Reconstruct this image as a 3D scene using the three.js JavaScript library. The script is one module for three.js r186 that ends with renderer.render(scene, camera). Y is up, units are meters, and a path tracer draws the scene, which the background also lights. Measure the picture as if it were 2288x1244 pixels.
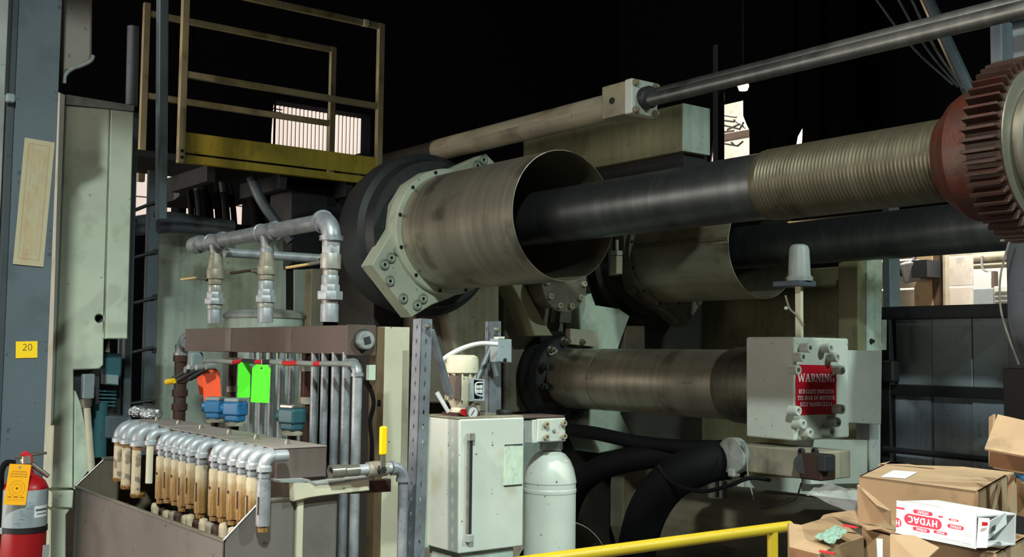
import * as THREE from 'three';
import { RoundedBoxGeometry } from 'three/addons/geometries/RoundedBoxGeometry.js';
import { RectAreaLightUniformsLib } from 'three/addons/lights/RectAreaLightUniformsLib.js';
import { mergeGeometries, toCreasedNormals } from 'three/addons/utils/BufferGeometryUtils.js';

// ---------------------------------------------------------------- camera, light, exposure
const scene = new THREE.Scene();
scene.background = new THREE.Color(0x000000);
const camera = new THREE.PerspectiveCamera(28.6, 2288 / 1244, 0.1, 60);
camera.position.set(0, 1.6, 0);
camera.up.set(0.04575, 0.9977, 0.04993);
camera.lookAt(-7.937, 2.26655, -6.0464);
scene.add(camera);
const renderer = new THREE.WebGLRenderer({ antialias: true });
renderer.toneMapping = THREE.LinearToneMapping;
renderer.toneMappingExposure = 1.0;
renderer.shadowMap.enabled = true;

// high bay lamps over the aisle: [x, y, z, candela, colour, half angle in degrees, radius]
const LAMPS = [
  [3.2, 6.6, -6.8, 300, 0xdaf0e6, 74, 0.22, 'high bay lamp with steel reflector over the aisle beside the gear end of the machine'],
  [1.8, 6.6, 1.2, 390, 0xe2f1ea, 76, 0.22, 'high bay lamp with steel reflector over the aisle in front of the green reservoir'],
  [-2.4, 6.8, 2.6, 260, 0xfff3e6, 74, 0.22, 'high bay lamp with steel reflector over the aisle in front of the steel trough'],
];
// wide daylight opening in the wall on the camera's side: [x, y, width, height, intensity, colour]
const DOOR = [-8.4, 1.75, 10.6, 3.1, 6, 0xfff2e4];

// ---------------------------------------------------------------- random numbers and noise
let seed = 12345;
const rnd = () => { seed = (seed * 1664525 + 1013904223) >>> 0; return seed / 4294967296; };
const rr = (a, b) => a + (b - a) * rnd();
function noiseField(n, cells, s) {                      // tileable value noise
  const g = new Float32Array(cells * cells); let q = s >>> 0;
  for (let i = 0; i < g.length; i++) { q = (q * 1664525 + 1013904223) >>> 0; g[i] = q / 4294967296; }
  const o = new Float32Array(n * n);
  for (let y = 0; y < n; y++) for (let x = 0; x < n; x++) {
    const fx = x / n * cells, fy = y / n * cells, ix = fx | 0, iy = fy | 0;
    let u = fx - ix, v = fy - iy; u = u * u * (3 - 2 * u); v = v * v * (3 - 2 * v);
    const jx = (ix + 1) % cells, jy = (iy + 1) % cells;
    o[y * n + x] = (g[iy * cells + ix] * (1 - u) + g[iy * cells + jx] * u) * (1 - v) + (g[jy * cells + ix] * (1 - u) + g[jy * cells + jx] * u) * v;
  }
  return o;
}
function fbm(n, c0, oct, s) {
  const o = new Float32Array(n * n); let a = 0.5, sum = 0;
  for (let k = 0; k < oct; k++) {
    const f = noiseField(n, Math.min(n, c0 << k), s + k * 77);
    for (let i = 0; i < o.length; i++) o[i] += f[i] * a;
    sum += a; a *= 0.55;
  }
  for (let i = 0; i < o.length; i++) o[i] /= sum;
  return o;
}
function tex(n, metres, fn, srgb = true) {              // fn(x, y) -> [r, g, b] 0..255
  const d = new Uint8Array(n * n * 4);
  for (let y = 0; y < n; y++) for (let x = 0; x < n; x++) {
    const c = fn(x, y), i = (y * n + x) * 4;
    d[i] = c[0]; d[i + 1] = c[1]; d[i + 2] = c[2]; d[i + 3] = 255;
  }
  const t = new THREE.DataTexture(d, n, n);
  t.wrapS = t.wrapT = THREE.RepeatWrapping; t.magFilter = THREE.LinearFilter; t.minFilter = THREE.LinearMipmapLinearFilter; t.generateMipmaps = true;
  if (srgb) t.colorSpace = THREE.SRGBColorSpace;
  t.repeat.set(1 / metres, 1 / metres); t.needsUpdate = true;
  return t;
}
const N = 512, idx = (x, y) => y * N + x;
const clamp = (v, a = 0, b = 255) => Math.max(a, Math.min(b, v));
const nA = fbm(N, 4, 6, 11), nB = fbm(N, 8, 6, 29), nC = fbm(N, 32, 4, 53), nD = fbm(N, 3, 4, 91);
const smooth = (a, b, x) => { const t = clamp((x - a) / (b - a), 0, 1); return t * t * (3 - 2 * t); };
// vertical streaks: noise stretched along y
const nS = (() => { const f = noiseField(N, 64, 7), o = new Float32Array(N * N); for (let y = 0; y < N; y++) for (let x = 0; x < N; x++) o[idx(x, y)] = 0.6 * f[idx(x, (y / 24) | 0)] + 0.4 * nB[idx(x, (y / 6) | 0)]; return o; })();
const nH = (() => { const o = new Float32Array(N * N); for (let y = 0; y < N; y++) for (let x = 0; x < N; x++) o[idx(x, y)] = 0.65 * nC[idx((x / 40) | 0, y)] + 0.35 * nB[idx((x / 8) | 0, y)]; return o; })();
// painted sheet: faint mottling, grime patches and small chips
const T = {};
T.paint = tex(N, 1.1, (x, y) => { const i = idx(x, y); let v = 236 + 34 * (nA[i] - 0.5) - 22 * smooth(0.58, 0.8, nB[i]); if (nC[i] > 0.81) v -= 60; const g = smooth(0.55, 0.75, nD[i]) * 10; return [clamp(v - g * 0.2), clamp(v), clamp(v - g)]; });
T.grime = tex(N, 1.3, (x, y) => { const i = idx(x, y); let v = 215 + 90 * (nA[i] - 0.5) - 90 * smooth(0.5, 0.8, nD[i] * 0.5 + nB[i] * 0.5) - 14 * smooth(0.45, 0.8, nS[i]); if (nC[i] > 0.79) v -= 34; const g = 22 * smooth(0.45, 0.7, nD[i]); return [clamp(v), clamp(v - g * 0.3), clamp(v - g)]; });
T.steel = tex(N, 0.9, (x, y) => { const i = idx(x, y); const v = 205 + 70 * (nH[i] - 0.5) - 55 * smooth(0.55, 0.8, nA[i]); return [clamp(v), clamp(v * 0.985), clamp(v * 0.95)]; });
T.rust = tex(N, 0.6, (x, y) => { const i = idx(x, y); const k = smooth(0.35, 0.7, nB[i]), v = 200 + 90 * (nA[i] - 0.5); return [clamp(v * (0.9 + 0.1 * k)), clamp(v * (0.94 - 0.2 * k)), clamp(v * (0.9 - 0.32 * k))]; });
T.galv = tex(N, 0.35, (x, y) => { const i = idx(x, y); const v = 215 + 80 * (nB[i] - 0.5) + 40 * (nA[i] - 0.5) - 40 * smooth(0.6, 0.8, nD[i]); return [clamp(v), clamp(v), clamp(v + 4)]; });
T.stain = tex(N, 0.3, (x, y) => { const i = idx(x, y); const k = smooth(0.35, 0.65, 0.6 * nA[i] + 0.4 * nS[i]); const b = smooth(0.62, 0.75, nB[i]); return [clamp(226 - 62 * k - 110 * b), clamp(219 - 90 * k - 110 * b), clamp(204 - 112 * k - 96 * b)]; });
T.sleeve = tex(N, 0.3, (x, y) => { const i = idx(x, y), v = y / N * 2; const k = clamp(1.05 - v + 1.1 * (nA[i] - 0.5) + 0.9 * (nS[i] - 0.5), 0, 1), b = smooth(0.62, 0.72, nB[i]) * 0.6; return [clamp(224 - 70 * k - 120 * b), clamp(216 - 104 * k - 120 * b), clamp(200 - 146 * k - 100 * b)]; });
T.card = tex(N, 0.5, (x, y) => { const i = idx(x, y); const v = 226 + 40 * (nA[i] - 0.5) + 10 * (nH[i] - 0.5) - 30 * smooth(0.6, 0.8, nB[i]); return [clamp(v), clamp(v * 0.99), clamp(v * 0.97)]; });
T.chip = tex(N, 0.45, (x, y) => { const i = idx(x, y); let v = 238 + 22 * (nA[i] - 0.5); const c = smooth(0.74, 0.77, nC[i] * 0.75 + nB[i] * 0.25); const e = smooth(0.6, 0.78, nD[i]); return [clamp(v - 150 * c - 12 * e), clamp(v - 160 * c - 20 * e), clamp(v - 170 * c - 40 * e)]; });
T.concrete = tex(N, 2.5, (x, y) => { const i = idx(x, y); const v = 200 + 90 * (nA[i] - 0.5) + 40 * (nC[i] - 0.5); return [clamp(v), clamp(v * 0.98), clamp(v * 0.95)]; });
T.roughA = tex(N, 0.8, (x, y) => { const v = clamp(150 + 170 * (nA[idx(x, y)] - 0.5) + 60 * (nC[idx(x, y)] - 0.5)); return [v, v, v]; }, false);
T.bumpF = tex(N, 0.25, (x, y) => { const v = clamp(128 + 120 * (nC[idx(x, y)] - 0.5) + 100 * (nB[idx(x, y)] - 0.5)); return [v, v, v]; }, false);

function mat(hex, map, roughness, metalness = 0, extra = {}) {
  const m = new THREE.MeshStandardMaterial({ color: hex, roughness, metalness, ...extra });
  if (map) m.map = T[map];
  return m;
}
const M = {
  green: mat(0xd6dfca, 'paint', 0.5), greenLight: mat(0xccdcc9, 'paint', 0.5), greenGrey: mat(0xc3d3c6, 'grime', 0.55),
  beige: mat(0xb0a993, 'grime', 0.55), beigeDim: mat(0x8a8271, 'grime', 0.6), olive: mat(0x8d8a68, 'grime', 0.6), white: mat(0xc9cec5, 'chip', 0.45), cream: mat(0xcec8b0, 'chip', 0.5), grey: mat(0xb2b7b4, 'grime', 0.5),
  column: mat(0x5d6871, 'paint', 0.55), columnDark: mat(0x3c444b, 'paint', 0.6), slate: mat(0x545e69, 'grime', 0.5), steelBlue: mat(0x71808a, 'grime', 0.45, 0.2),
  dark: mat(0x24282b, 'grime', 0.6), darkPaint: mat(0x33383c, 'grime', 0.5), black: mat(0x101113, null, 0.6), rubber: new THREE.MeshPhysicalMaterial({ color: 0x08080a, roughness: 0.75, specularIntensity: 0.3 }), tan: mat(0xc6ac84, 'paint', 0.7), soot: new THREE.MeshPhysicalMaterial({ color: 0x050506, roughness: 0.95, specularIntensity: 0.1 }),
  steel: mat(0xa8a499, 'steel', 0.36, 0.85), steelWorn: mat(0xd6d1c4, 'steel', 0.36, 0.68), rodSteel: mat(0x7f878e, 'steel', 0.38, 0.9), rodGrey: mat(0x83898c, 'steel', 0.42, 0.75), sleeveIn: mat(0x857f70, 'steel', 0.55, 0.3), bright: mat(0xc9c9c4, 'steel', 0.3, 0.8),
  thread: mat(0x6e6a5a, 'steel', 0.42, 0.65), rust: mat(0x56372f, 'rust', 0.5, 0.35), gear: mat(0x4c332c, 'rust', 0.55, 0.4), gearFace: mat(0x8d8a80, 'steel', 0.45, 0.7),
  brown: mat(0x67564f, 'paint', 0.55, 0.2), trough: mat(0x77706a, 'paint', 0.5, 0.2), lid: mat(0x9d938d, 'paint', 0.5, 0.15), bodyDark: mat(0x36322c, 'grime', 0.6), stripBrown: mat(0x7a6246, 'grime', 0.6), troughIn: mat(0x7a7264, 'grime', 0.55, 0.2), boxBrown: mat(0x80716a, 'grime', 0.55, 0.15),
  galv: mat(0xa9adb0, 'galv', 0.45, 0.45), galvLight: mat(0xbfc3c5, 'galv', 0.45, 0.3), fitting: mat(0xc6c4b8, 'galv', 0.42, 0.35), brass: mat(0xb3ab96, 'galv', 0.5, 0.3), sleeve: mat(0xd0c6b4, 'sleeve', 0.55, 0.1), pegDark: mat(0x5a3a33, 'rust', 0.6), rustPipe: mat(0x543932, 'rust', 0.6, 0.2),
  yellow: mat(0xd0b83a, 'grime', 0.5), yellowRail: mat(0xc8ab22, 'chip', 0.45), yellowDull: mat(0xb3a984, 'grime', 0.55), ribPale: mat(0xb0ac8c, 'chip', 0.55), yellowGrip: mat(0xf0c40a, null, 0.4), gripFaded: mat(0xd8b878, 'chip', 0.5),
  red: mat(0x9c1018, null, 0.35), redPaint: mat(0xc4222c, null, 0.4), orange: mat(0xff5a28, null, 0.6), neon: mat(0x5dff2a, null, 0.6), tagYellow: mat(0xffb40a, null, 0.55),
  blue: mat(0x2f77ad, 'paint', 0.4), blueGrey: mat(0x929fa3, 'paint', 0.4), teal: mat(0x2f5f69, 'paint', 0.45),
  card: mat(0x9a8061, 'card', 0.8), cardLight: mat(0xad9273, 'card', 0.8), cardDark: mat(0x855f40, 'card', 0.8), paper: mat(0xbfc0c0, null, 0.6), foil: mat(0xc9ccd0, null, 0.25, 0.95),
  plastic: new THREE.MeshPhysicalMaterial({ color: 0xffffff, roughness: 0.12, transmission: 0.9, thickness: 0, ior: 1.45 }), bubble: mat(0x8fae9c, 'galv', 0.3), glass: new THREE.MeshPhysicalMaterial({ color: 0xf4fff8, roughness: 0.05, transmission: 1, thickness: 0, ior: 1.45 }),
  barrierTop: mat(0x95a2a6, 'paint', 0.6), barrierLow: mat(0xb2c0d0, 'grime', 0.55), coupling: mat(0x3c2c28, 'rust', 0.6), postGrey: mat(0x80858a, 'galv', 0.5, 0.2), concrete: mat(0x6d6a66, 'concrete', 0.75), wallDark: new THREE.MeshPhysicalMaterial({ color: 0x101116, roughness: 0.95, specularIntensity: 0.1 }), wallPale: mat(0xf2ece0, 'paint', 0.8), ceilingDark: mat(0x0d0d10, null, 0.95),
};
for (const k of ['steel', 'steelWorn', 'rodSteel', 'trough', 'thread']) M[k].roughnessMap = null;
for (const k of ['sleeve', 'brass', 'galv', 'rust', 'gear', 'rustPipe', 'foil']) { M[k].bumpMap = T.bumpF; M[k].bumpScale = 0.0015; }

// ---------------------------------------------------------------- geometry helpers, all in metres and world axes
const V = (a, b, c) => Array.isArray(a) ? new THREE.Vector3(a[0], a[1], a[2]) : new THREE.Vector3(a, b, c);
const UPY = V(0, 1, 0);
function uvw(g) {                                       // uv in metres, from the side each face looks to
  if (g.index) g = g.toNonIndexed();
  const p = g.attributes.position, uv = new Float32Array(p.count * 2), a = V(0, 0, 0), b = V(0, 0, 0), c = V(0, 0, 0);
  for (let i = 0; i < p.count; i += 3) {
    a.fromBufferAttribute(p, i); b.fromBufferAttribute(p, i + 1); c.fromBufferAttribute(p, i + 2);
    const n = b.clone().sub(a).cross(c.clone().sub(a)), x = Math.abs(n.x), y = Math.abs(n.y), z = Math.abs(n.z);
    for (let k = 0; k < 3; k++) {
      const q = [a, b, c][k], j = (i + k) * 2;
      if (x >= y && x >= z) { uv[j] = q.z; uv[j + 1] = q.y; } else if (y >= z) { uv[j] = q.x; uv[j + 1] = q.z; } else { uv[j] = q.x; uv[j + 1] = q.y; }
    }
  }
  g.setAttribute('uv', new THREE.BufferAttribute(uv, 2)); g.clearGroups();
  return g;
}
function box(x0, x1, y0, y1, z0, z1, b = 0.004) {
  const w = Math.abs(x1 - x0), h = Math.abs(y1 - y0), d = Math.abs(z1 - z0), r = Math.min(b, w * 0.45, h * 0.45, d * 0.45);
  const g = new RoundedBoxGeometry(w, h, d, 1, r); g.translate((x0 + x1) / 2, (y0 + y1) / 2, (z0 + z1) / 2);
  return uvw(g);
}
const cbox = (c, w, h, d, b = 0.004) => box(c[0] - w / 2, c[0] + w / 2, c[1] - h / 2, c[1] + h / 2, c[2] - d / 2, c[2] + d / 2, b);
function turn(g, c, ax, ay, az) { g.translate(-c[0], -c[1], -c[2]); g.applyMatrix4(new THREE.Matrix4().makeRotationFromEuler(new THREE.Euler(ax, ay, az))); g.translate(c[0], c[1], c[2]); return g; }
function along(g, a, dir) { g.applyQuaternion(new THREE.Quaternion().setFromUnitVectors(UPY, V(dir).normalize())); g.translate(a[0], a[1], a[2]); return g; }
function scaleUv(g, su, sv) { const u = g.attributes.uv; for (let i = 0; i < u.count; i++) u.setXY(i, u.getX(i) * su, u.getY(i) * sv); return g; }
function rod(a, b, r, r2 = r, seg = 20, open = false) {
  const A = V(a), B = V(b), L = A.distanceTo(B);
  const g = new THREE.CylinderGeometry(r2, r, L, seg, 1, open); scaleUv(g, 6.283 * r, L); g.translate(0, L / 2, 0);
  return along(g.toNonIndexed(), a, B.sub(A).toArray());
}
function lathe(a, dir, prof, seg = 40, crease = 0.5) {  // prof: [distance along dir, radius]
  const g = new THREE.LatheGeometry(prof.map((p) => new THREE.Vector2(Math.max(p[1], 1e-4), p[0])), seg);
  const R = Math.max(...prof.map((p) => p[1])), n = prof.length, u = g.attributes.uv, cum = [0];
  for (let j = 1; j < n; j++) cum.push(cum[j - 1] + Math.hypot(prof[j][0] - prof[j - 1][0], prof[j][1] - prof[j - 1][1]));
  for (let i = 0; i < u.count; i++) u.setXY(i, u.getX(i) * 6.283 * R, cum[i % n]);
  return along(toCreasedNormals(g, crease), a, dir);
}
function tube(pts, r, seg = 40, rad = 10, closed = false) {
  const c = new THREE.CatmullRomCurve3(pts.map((p) => V(p)), closed, 'centripetal');
  const g = new THREE.TubeGeometry(c, seg, r, rad, closed); scaleUv(g, c.getLength(), 6.283 * r);
  return g.toNonIndexed();
}
function shapeOf(poly, holes = []) {
  const s = new THREE.Shape(poly.map((p) => new THREE.Vector2(p[0], p[1])));
  for (const h of holes) s.holes.push(new THREE.Path(h.map((p) => new THREE.Vector2(p[0], p[1]))));
  return s;
}
function extr(poly, t, holes, b) {
  const bev = b > 0;
  const g = new THREE.ExtrudeGeometry(shapeOf(poly, holes), { depth: t - (bev ? 2 * b : 0), bevelEnabled: bev, bevelThickness: b, bevelSize: b, bevelOffset: -b, bevelSegments: 1, curveSegments: 24 });
  if (bev) g.translate(0, 0, b);
  return g;
}
// plates: polygon in the plane, front face at the given coordinate, thickness going backwards
function plateX(zy, x, t, holes = [], b = 0.003) { const g = extr(zy.map((p) => [-p[0], p[1]]), t, holes.map((h) => h.map((p) => [-p[0], p[1]])), b); g.translate(0, 0, -t); g.rotateY(Math.PI / 2); g.translate(x, 0, 0); return uvw(g); }
function plateZ(xy, z, t, holes = [], b = 0.003) { const g = extr(xy, t, holes, b); g.translate(0, 0, z - t); return uvw(g); }
function plateY(xz, y, t, holes = [], b = 0.002) { const g = extr(xz.map((p) => [p[0], -p[1]]), t, holes.map((h) => h.map((p) => [p[0], -p[1]])), b); g.rotateX(-Math.PI / 2); g.translate(0, y - t, 0); return uvw(g); }
const zy = (...ps) => ps.map((p) => [p[2], p[1]]);
const xy = (...ps) => ps.map((p) => [p[0], p[1]]);
const ring = (cx, cy, r, n = 28, ph = 0) => Array.from({ length: n }, (_, i) => [cx + r * Math.cos(ph + i * 2 * Math.PI / n), cy + r * Math.sin(ph + i * 2 * Math.PI / n)]);
function join(list) {
  return mergeGeometries(list.map((g) => { const o = g.index ? g.toNonIndexed() : g; for (const k of Object.keys(o.attributes)) if (!['position', 'normal', 'uv'].includes(k)) o.deleteAttribute(k); o.clearGroups(); return o; }));
}
function elbow(c, d1, d2, R, r, collar = 0) {           // quarter bend around corner point c, legs leaving along d1 and d2
  const C = V(c), a = V(d1).normalize(), b = V(d2).normalize(), pts = [];
  for (let i = 0; i <= 10; i++) { const t = i / 10 * Math.PI / 2; pts.push(C.clone().addScaledVector(a, R * (1 - Math.sin(t))).addScaledVector(b, R * (1 - Math.cos(t))).toArray()); }
  const l = [tube(pts, r, 18, 18)];
  if (collar > 0) for (const [d, e] of [[a, a], [b, b]]) { const p = C.clone().addScaledVector(d, R); l.push(lathe(p.toArray(), e.toArray(), [[-collar * 0.5, r], [-collar * 0.5, r * 1.22], [collar * 0.6, r * 1.22], [collar * 0.6, r * 0.75], [0, r * 0.7], [0, 0]], 20)); }
  return join(l);
}

// ---------------------------------------------------------------- things and parts
const used = new Map();
function numbered(n) { const k = used.get(n) || 0; used.set(n, k + 1); return k ? n + '_' + String(k).padStart(3, '0') : n; }
let cur = null; const roots = [];
function thing(name, label, category, group) {
  const o = new THREE.Group(); o.name = numbered(name); o.userData = { label, category }; if (group) o.userData.group = group;
  scene.add(o); roots.push(o); cur = o; return o;
}
function part(name, geo, m, parent = cur, label) {
  const o = new THREE.Mesh(geo, m); o.name = name; o.castShadow = o.receiveShadow = true; if (label) o.userData.label = label; parent.add(o); return o;
}
function solo(name, geo, m, label, category, group) {   // a thing that is one mesh
  const o = new THREE.Mesh(geo, m); o.name = numbered(name); o.castShadow = o.receiveShadow = true;
  o.userData = { label, category }; if (group) o.userData.group = group;
  scene.add(o); roots.push(o); return o;
}
function struct(name, geo, m, parent = scene) {
  const o = new THREE.Mesh(geo, m); o.name = name; o.castShadow = o.receiveShadow = true; if (parent === scene) o.userData.kind = 'structure'; parent.add(o); return o;
}
function settle() {                                      // put every thing's origin at its base
  const b = new THREE.Box3(), c = new THREE.Vector3();
  for (const o of roots) {
    b.setFromObject(o); if (b.isEmpty()) continue; b.getCenter(c); c.y = b.min.y;
    if (o.isMesh) o.geometry.translate(-c.x, -c.y, -c.z); else for (const k of o.children) k.position.sub(c);
    o.position.copy(c);
  }
}
// bolt heads, built once along +y and placed
const socketGeo = toCreasedNormals(new THREE.LatheGeometry([[0, 0.5], [0, 1], [0.85, 1], [1, 0.9], [1, 0.52], [0.45, 0.5], [0.45, 0.001]].map((p) => new THREE.Vector2(p[1], p[0])), 18), 0.5);
const sunkGeo = toCreasedNormals(new THREE.LatheGeometry([[0.02, 1.25], [0.18, 1.2], [0.18, 1.02], [0.02, 1.0], [0.02, 0.86], [0.3, 0.82], [0.3, 0.46], [0.03, 0.45], [0.03, 0.001]].map((p) => new THREE.Vector2(p[1], p[0])), 20), 0.4);
const hexGeo = join([new THREE.CylinderGeometry(1.25, 1.25, 0.18, 20).translate(0, 0.09, 0), new THREE.CylinderGeometry(1, 1, 0.75, 6).translate(0, 0.55, 0), new THREE.CylinderGeometry(0.55, 0.55, 0.5, 12).translate(0, 1.1, 0)].map((g) => g.toNonIndexed()));
function bolt(geo, p, dir, r, h, m, parent = cur, name = 'bolt') {
  const o = part(name, geo, m, parent); o.scale.set(r, h, r); o.position.set(p[0], p[1], p[2]); o.quaternion.setFromUnitVectors(UPY, V(dir).normalize()); return o;
}
// print on a flat rectangle: canvas texture and a thin slab, turned to face a side
function printed(w, h, px, draw, rough = 0.6) {
  const c = document.createElement('canvas'); c.width = px; c.height = Math.round(px * h / w);
  const x = c.getContext('2d'); draw(x, c.width, c.height);
  const t = new THREE.CanvasTexture(c); t.colorSpace = THREE.SRGBColorSpace;
  return new THREE.MeshStandardMaterial({ map: t, roughness: rough });
}
// quad slab with 0..1 uv: a = bottom left, b = bottom right, c = top left (world), thickness t behind
function slab(a, b, c, t = 0.002) {
  const A = V(a), B = V(b), Cc = V(c), u = B.clone().sub(A), v = Cc.clone().sub(A), n = u.clone().cross(v).normalize();
  const g = new THREE.BoxGeometry(u.length(), v.length(), t), vv = n.clone().cross(u).normalize();
  const m = new THREE.Matrix4().makeBasis(u.clone().normalize(), vv, n);
  m.setPosition(A.addScaledVector(u, 0.5).addScaledVector(v, 0.5).addScaledVector(n, -t / 2));
  g.applyMatrix4(m); return g;
}

// ================================================================ the hall
struct('floor', box(-22, 8, -0.3, 0, -22, 6, 0), M.concrete);
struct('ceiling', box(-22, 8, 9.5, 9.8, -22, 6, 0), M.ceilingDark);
const winA = [[-6.42, 4.44], [-8.0, 4.44], [-8.0, 5.06], [-6.45, 5.06]];
const winB = [[-4.4, 3.2], [-5.15, 3.2], [-5.15, 3.95], [-4.4, 3.95]];
const winC = [[-5.25, 3.28], [-6.15, 3.28], [-6.15, 3.6], [-5.25, 3.6]];
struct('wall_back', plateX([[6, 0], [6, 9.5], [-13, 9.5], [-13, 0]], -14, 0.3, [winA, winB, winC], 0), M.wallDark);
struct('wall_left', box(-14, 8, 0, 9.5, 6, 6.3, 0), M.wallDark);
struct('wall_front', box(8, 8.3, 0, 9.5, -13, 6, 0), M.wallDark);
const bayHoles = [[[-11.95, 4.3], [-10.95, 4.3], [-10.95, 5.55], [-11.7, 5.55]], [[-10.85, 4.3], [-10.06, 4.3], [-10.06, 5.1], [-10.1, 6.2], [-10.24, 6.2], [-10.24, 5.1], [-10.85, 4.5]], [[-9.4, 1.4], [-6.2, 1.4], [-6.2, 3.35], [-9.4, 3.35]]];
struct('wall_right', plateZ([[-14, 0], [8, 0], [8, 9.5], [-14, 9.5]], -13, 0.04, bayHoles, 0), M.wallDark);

// corrugated daylight panels in the end wall: each rib of the sheet is a panel of its own
const dayMat = new THREE.MeshStandardMaterial({ color: 0xe8d8cc, roughness: 0.6, emissive: 0xffeee2, emissiveIntensity: 0.8 });
{
  const w = struct('window_1', box(-14.34, -14.3, 4.4, 5.1, -8.04, -6.38, 0.005), M.brown);
  const n = 25;
  for (let i = 0; i < n; i++) {
    const z = -6.43 - (i + 0.5) * 1.58 / n;
    struct('panel', lathe([-14.3, 4.42, z], [0, 1, 0], [[0, 0.001], [0, 0.0235], [0.66, 0.0235], [0.66, 0.001]], 10), dayMat, w);
  }
  for (const y of [5.0, 4.955]) struct('crossbar', box(-14.27, -14.25, y - 0.008, y + 0.008, -6.7, -6.42), M.brown, w);
}
{
  const w = struct('window_2', box(-14.36, -14.32, 3.15, 4, -6.95, -4.35, 0.005), M.brown);
  for (let i = 0; i < 4; i++) for (let j = 0; j < 2; j++) struct('pane', box(-14.31, -14.29, 3.2 + j * 0.38, 3.56 + j * 0.38, -4.42 - i * 0.62, -5.0 - i * 0.62), dayMat, w);
}
// the bright bay behind the far wall
struct('wall_bay_back', box(-22, 8, 0, 9.5, -20.3, -20, 0), M.wallPale);
struct('wall_bay_left', box(-22.3, -22, 0, 9.5, -20, -13, 0), M.wallPale);
struct('wall_bay_right', box(8, 8.3, 0, 9.5, -20, -13, 0), M.wallPale);
struct('wall_bay_front', box(-22, -14, 0, 9.5, -13.25, -13, 0), M.wallPale);
function bayLamp(x, y, z, cd, label) {
  thing('bay_lamp', label, 'lamp');
  part('reflector', lathe([x, y, z], [0, 1, 0], [[0, 0.24], [0.16, 0.12], [0.3, 0.09], [0.3, 0.001]], 20), M.grey);
  const g = new THREE.MeshStandardMaterial({ color: 0xffffff, emissive: 0xffe2b0, emissiveIntensity: 6 });
  part('lens', lathe([x, y - 0.03, z], [0, 1, 0], [[0, 0.001], [0, 0.2], [0.02, 0.22], [0.02, 0.001]], 20), g);
  part('hanger', rod([x, y + 0.3, z], [x, 9.5, z], 0.012, 0.012, 8), M.darkPaint);
  const l = new THREE.PointLight(0xfff6ea, cd); l.position.set(x, y - 0.25, z); l.castShadow = true; l.shadow.radius = 10; scene.add(l);
}
bayLamp(-7.4, 6.2, -13.75, 130, 'lamp with warm glowing lens hanging in the bright bay behind the dark barrier');
bayLamp(-13, 7.4, -15.2, 200, 'lamp with warm glowing lens hanging in the bay behind the olive beam box');
// lamp seen under the guide rods
thing('warehouse_lamp', 'small warm glowing lamp hanging in the dark below the guide rods', 'lamp');
part('housing', lathe([-7.74, 4.52, -9], [0, 1, 0], [[0.03, 0.07], [0.09, 0.06], [0.2, 0.03], [0.22, 0.001]], 16), M.dark);
{
  const g = new THREE.MeshStandardMaterial({ color: 0xffffff, emissive: 0xffd79a, emissiveIntensity: 5 });
  part('lens', lathe([-7.74, 4.44, -9], [0, 1, 0], [[0, 0.001], [0.0, 0.045], [0.045, 0.062], [0.09, 0.045], [0.09, 0.001]], 16), g);
  part('hanger', rod([-7.74, 4.74, -9], [-7.74, 9.5, -9], 0.008, 0.008, 6), M.dark);
  const l = new THREE.PointLight(0xffd79a, 3); l.position.set(-7.74, 4.38, -9); l.castShadow = true; scene.add(l);
}

// what stands in the bright bay
thing('building_column', 'beige steel column with brown edge in the bright bay', 'column');
{
  const x0 = [-9.194, 2.759, -14.46][0], x1 = [-8.897, 2.745, -14.46][0], x2 = [-8.72, 2.736, -14.46][0], x3 = [-8.678, 2.735, -14.46][0];
  part('flange', box(x0, x1, 0, 9.5, -14.5, -14.46), M.tan);
  part('web', box(x1, x2, 0, 9.5, -14.56, -14.48), M.stripBrown);
  part('edge', box(x2, x3, 0, 9.5, -14.55, -14.44), M.cream);
}
thing('floodlight', 'grey box floodlight on an arm beside the beige column', 'lamp');
{
  const c = [-9.056, 2.83, -14.2];
  part('housing', turn(cbox(c, 0.26, 0.3, 0.2, 0.03), c, 0.2, 0.3, 0.1), M.grey);
  part('snout', rod([c[0] - 0.12, c[1] - 0.02, c[2]], [c[0] - 0.24, c[1] + 0.02, c[2] + 0.05], 0.06), M.black);
  part('arm', rod([c[0], c[1] + 0.12, c[2]], [c[0] + 0.02, c[1] + 0.42, c[2] - 0.2], 0.02), M.darkPaint);
  part('bracket', box(c[0] + 0.05, c[0] + 0.3, c[1] - 0.1, c[1] + 0.15, -14.46, -14.1), M.darkPaint);
}
thing('pipe_run', 'horizontal beige pipe run high in the bright bay beside the column', 'pipe');
part('pipe', rod([-10.19, 3.222, -17], [-8.984, 3.223, -17], 0.09), M.beige);
part('pipe', rod([-10.312, 3.118, -17.2], [-9.092, 3.111, -17.2], 0.05), M.cream);
part('conduit', tube([[-9.502, 3.249, -16.9], [-9.491, 3.042, -16.9], [-9.415, 2.994, -16.9], [-9.293, 2.974, -16.9]], 0.02, 24, 6), M.grey, cur, 'thin hanging conduit loop');
thing('white_board', 'plain white rectangular panel behind the cooling unit', 'panel');
part('sheet', box([-9.858, 2.957, -16.6][0], [-9.129, 2.921, -16.6][0], 0, [-9.858, 2.957, -16.6][1], -16.65, -16.6), M.paper);
part('frame', box([-9.128, 2.935, -16.6][0], [-9.077, 2.932, -16.6][0], 0, [-9.091, 2.962, -16.6][1], -16.62, -16.5), M.brown);
thing('cooling_unit', 'grey cooling unit with a louvred white vent behind the dark barrier', 'machine');
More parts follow.
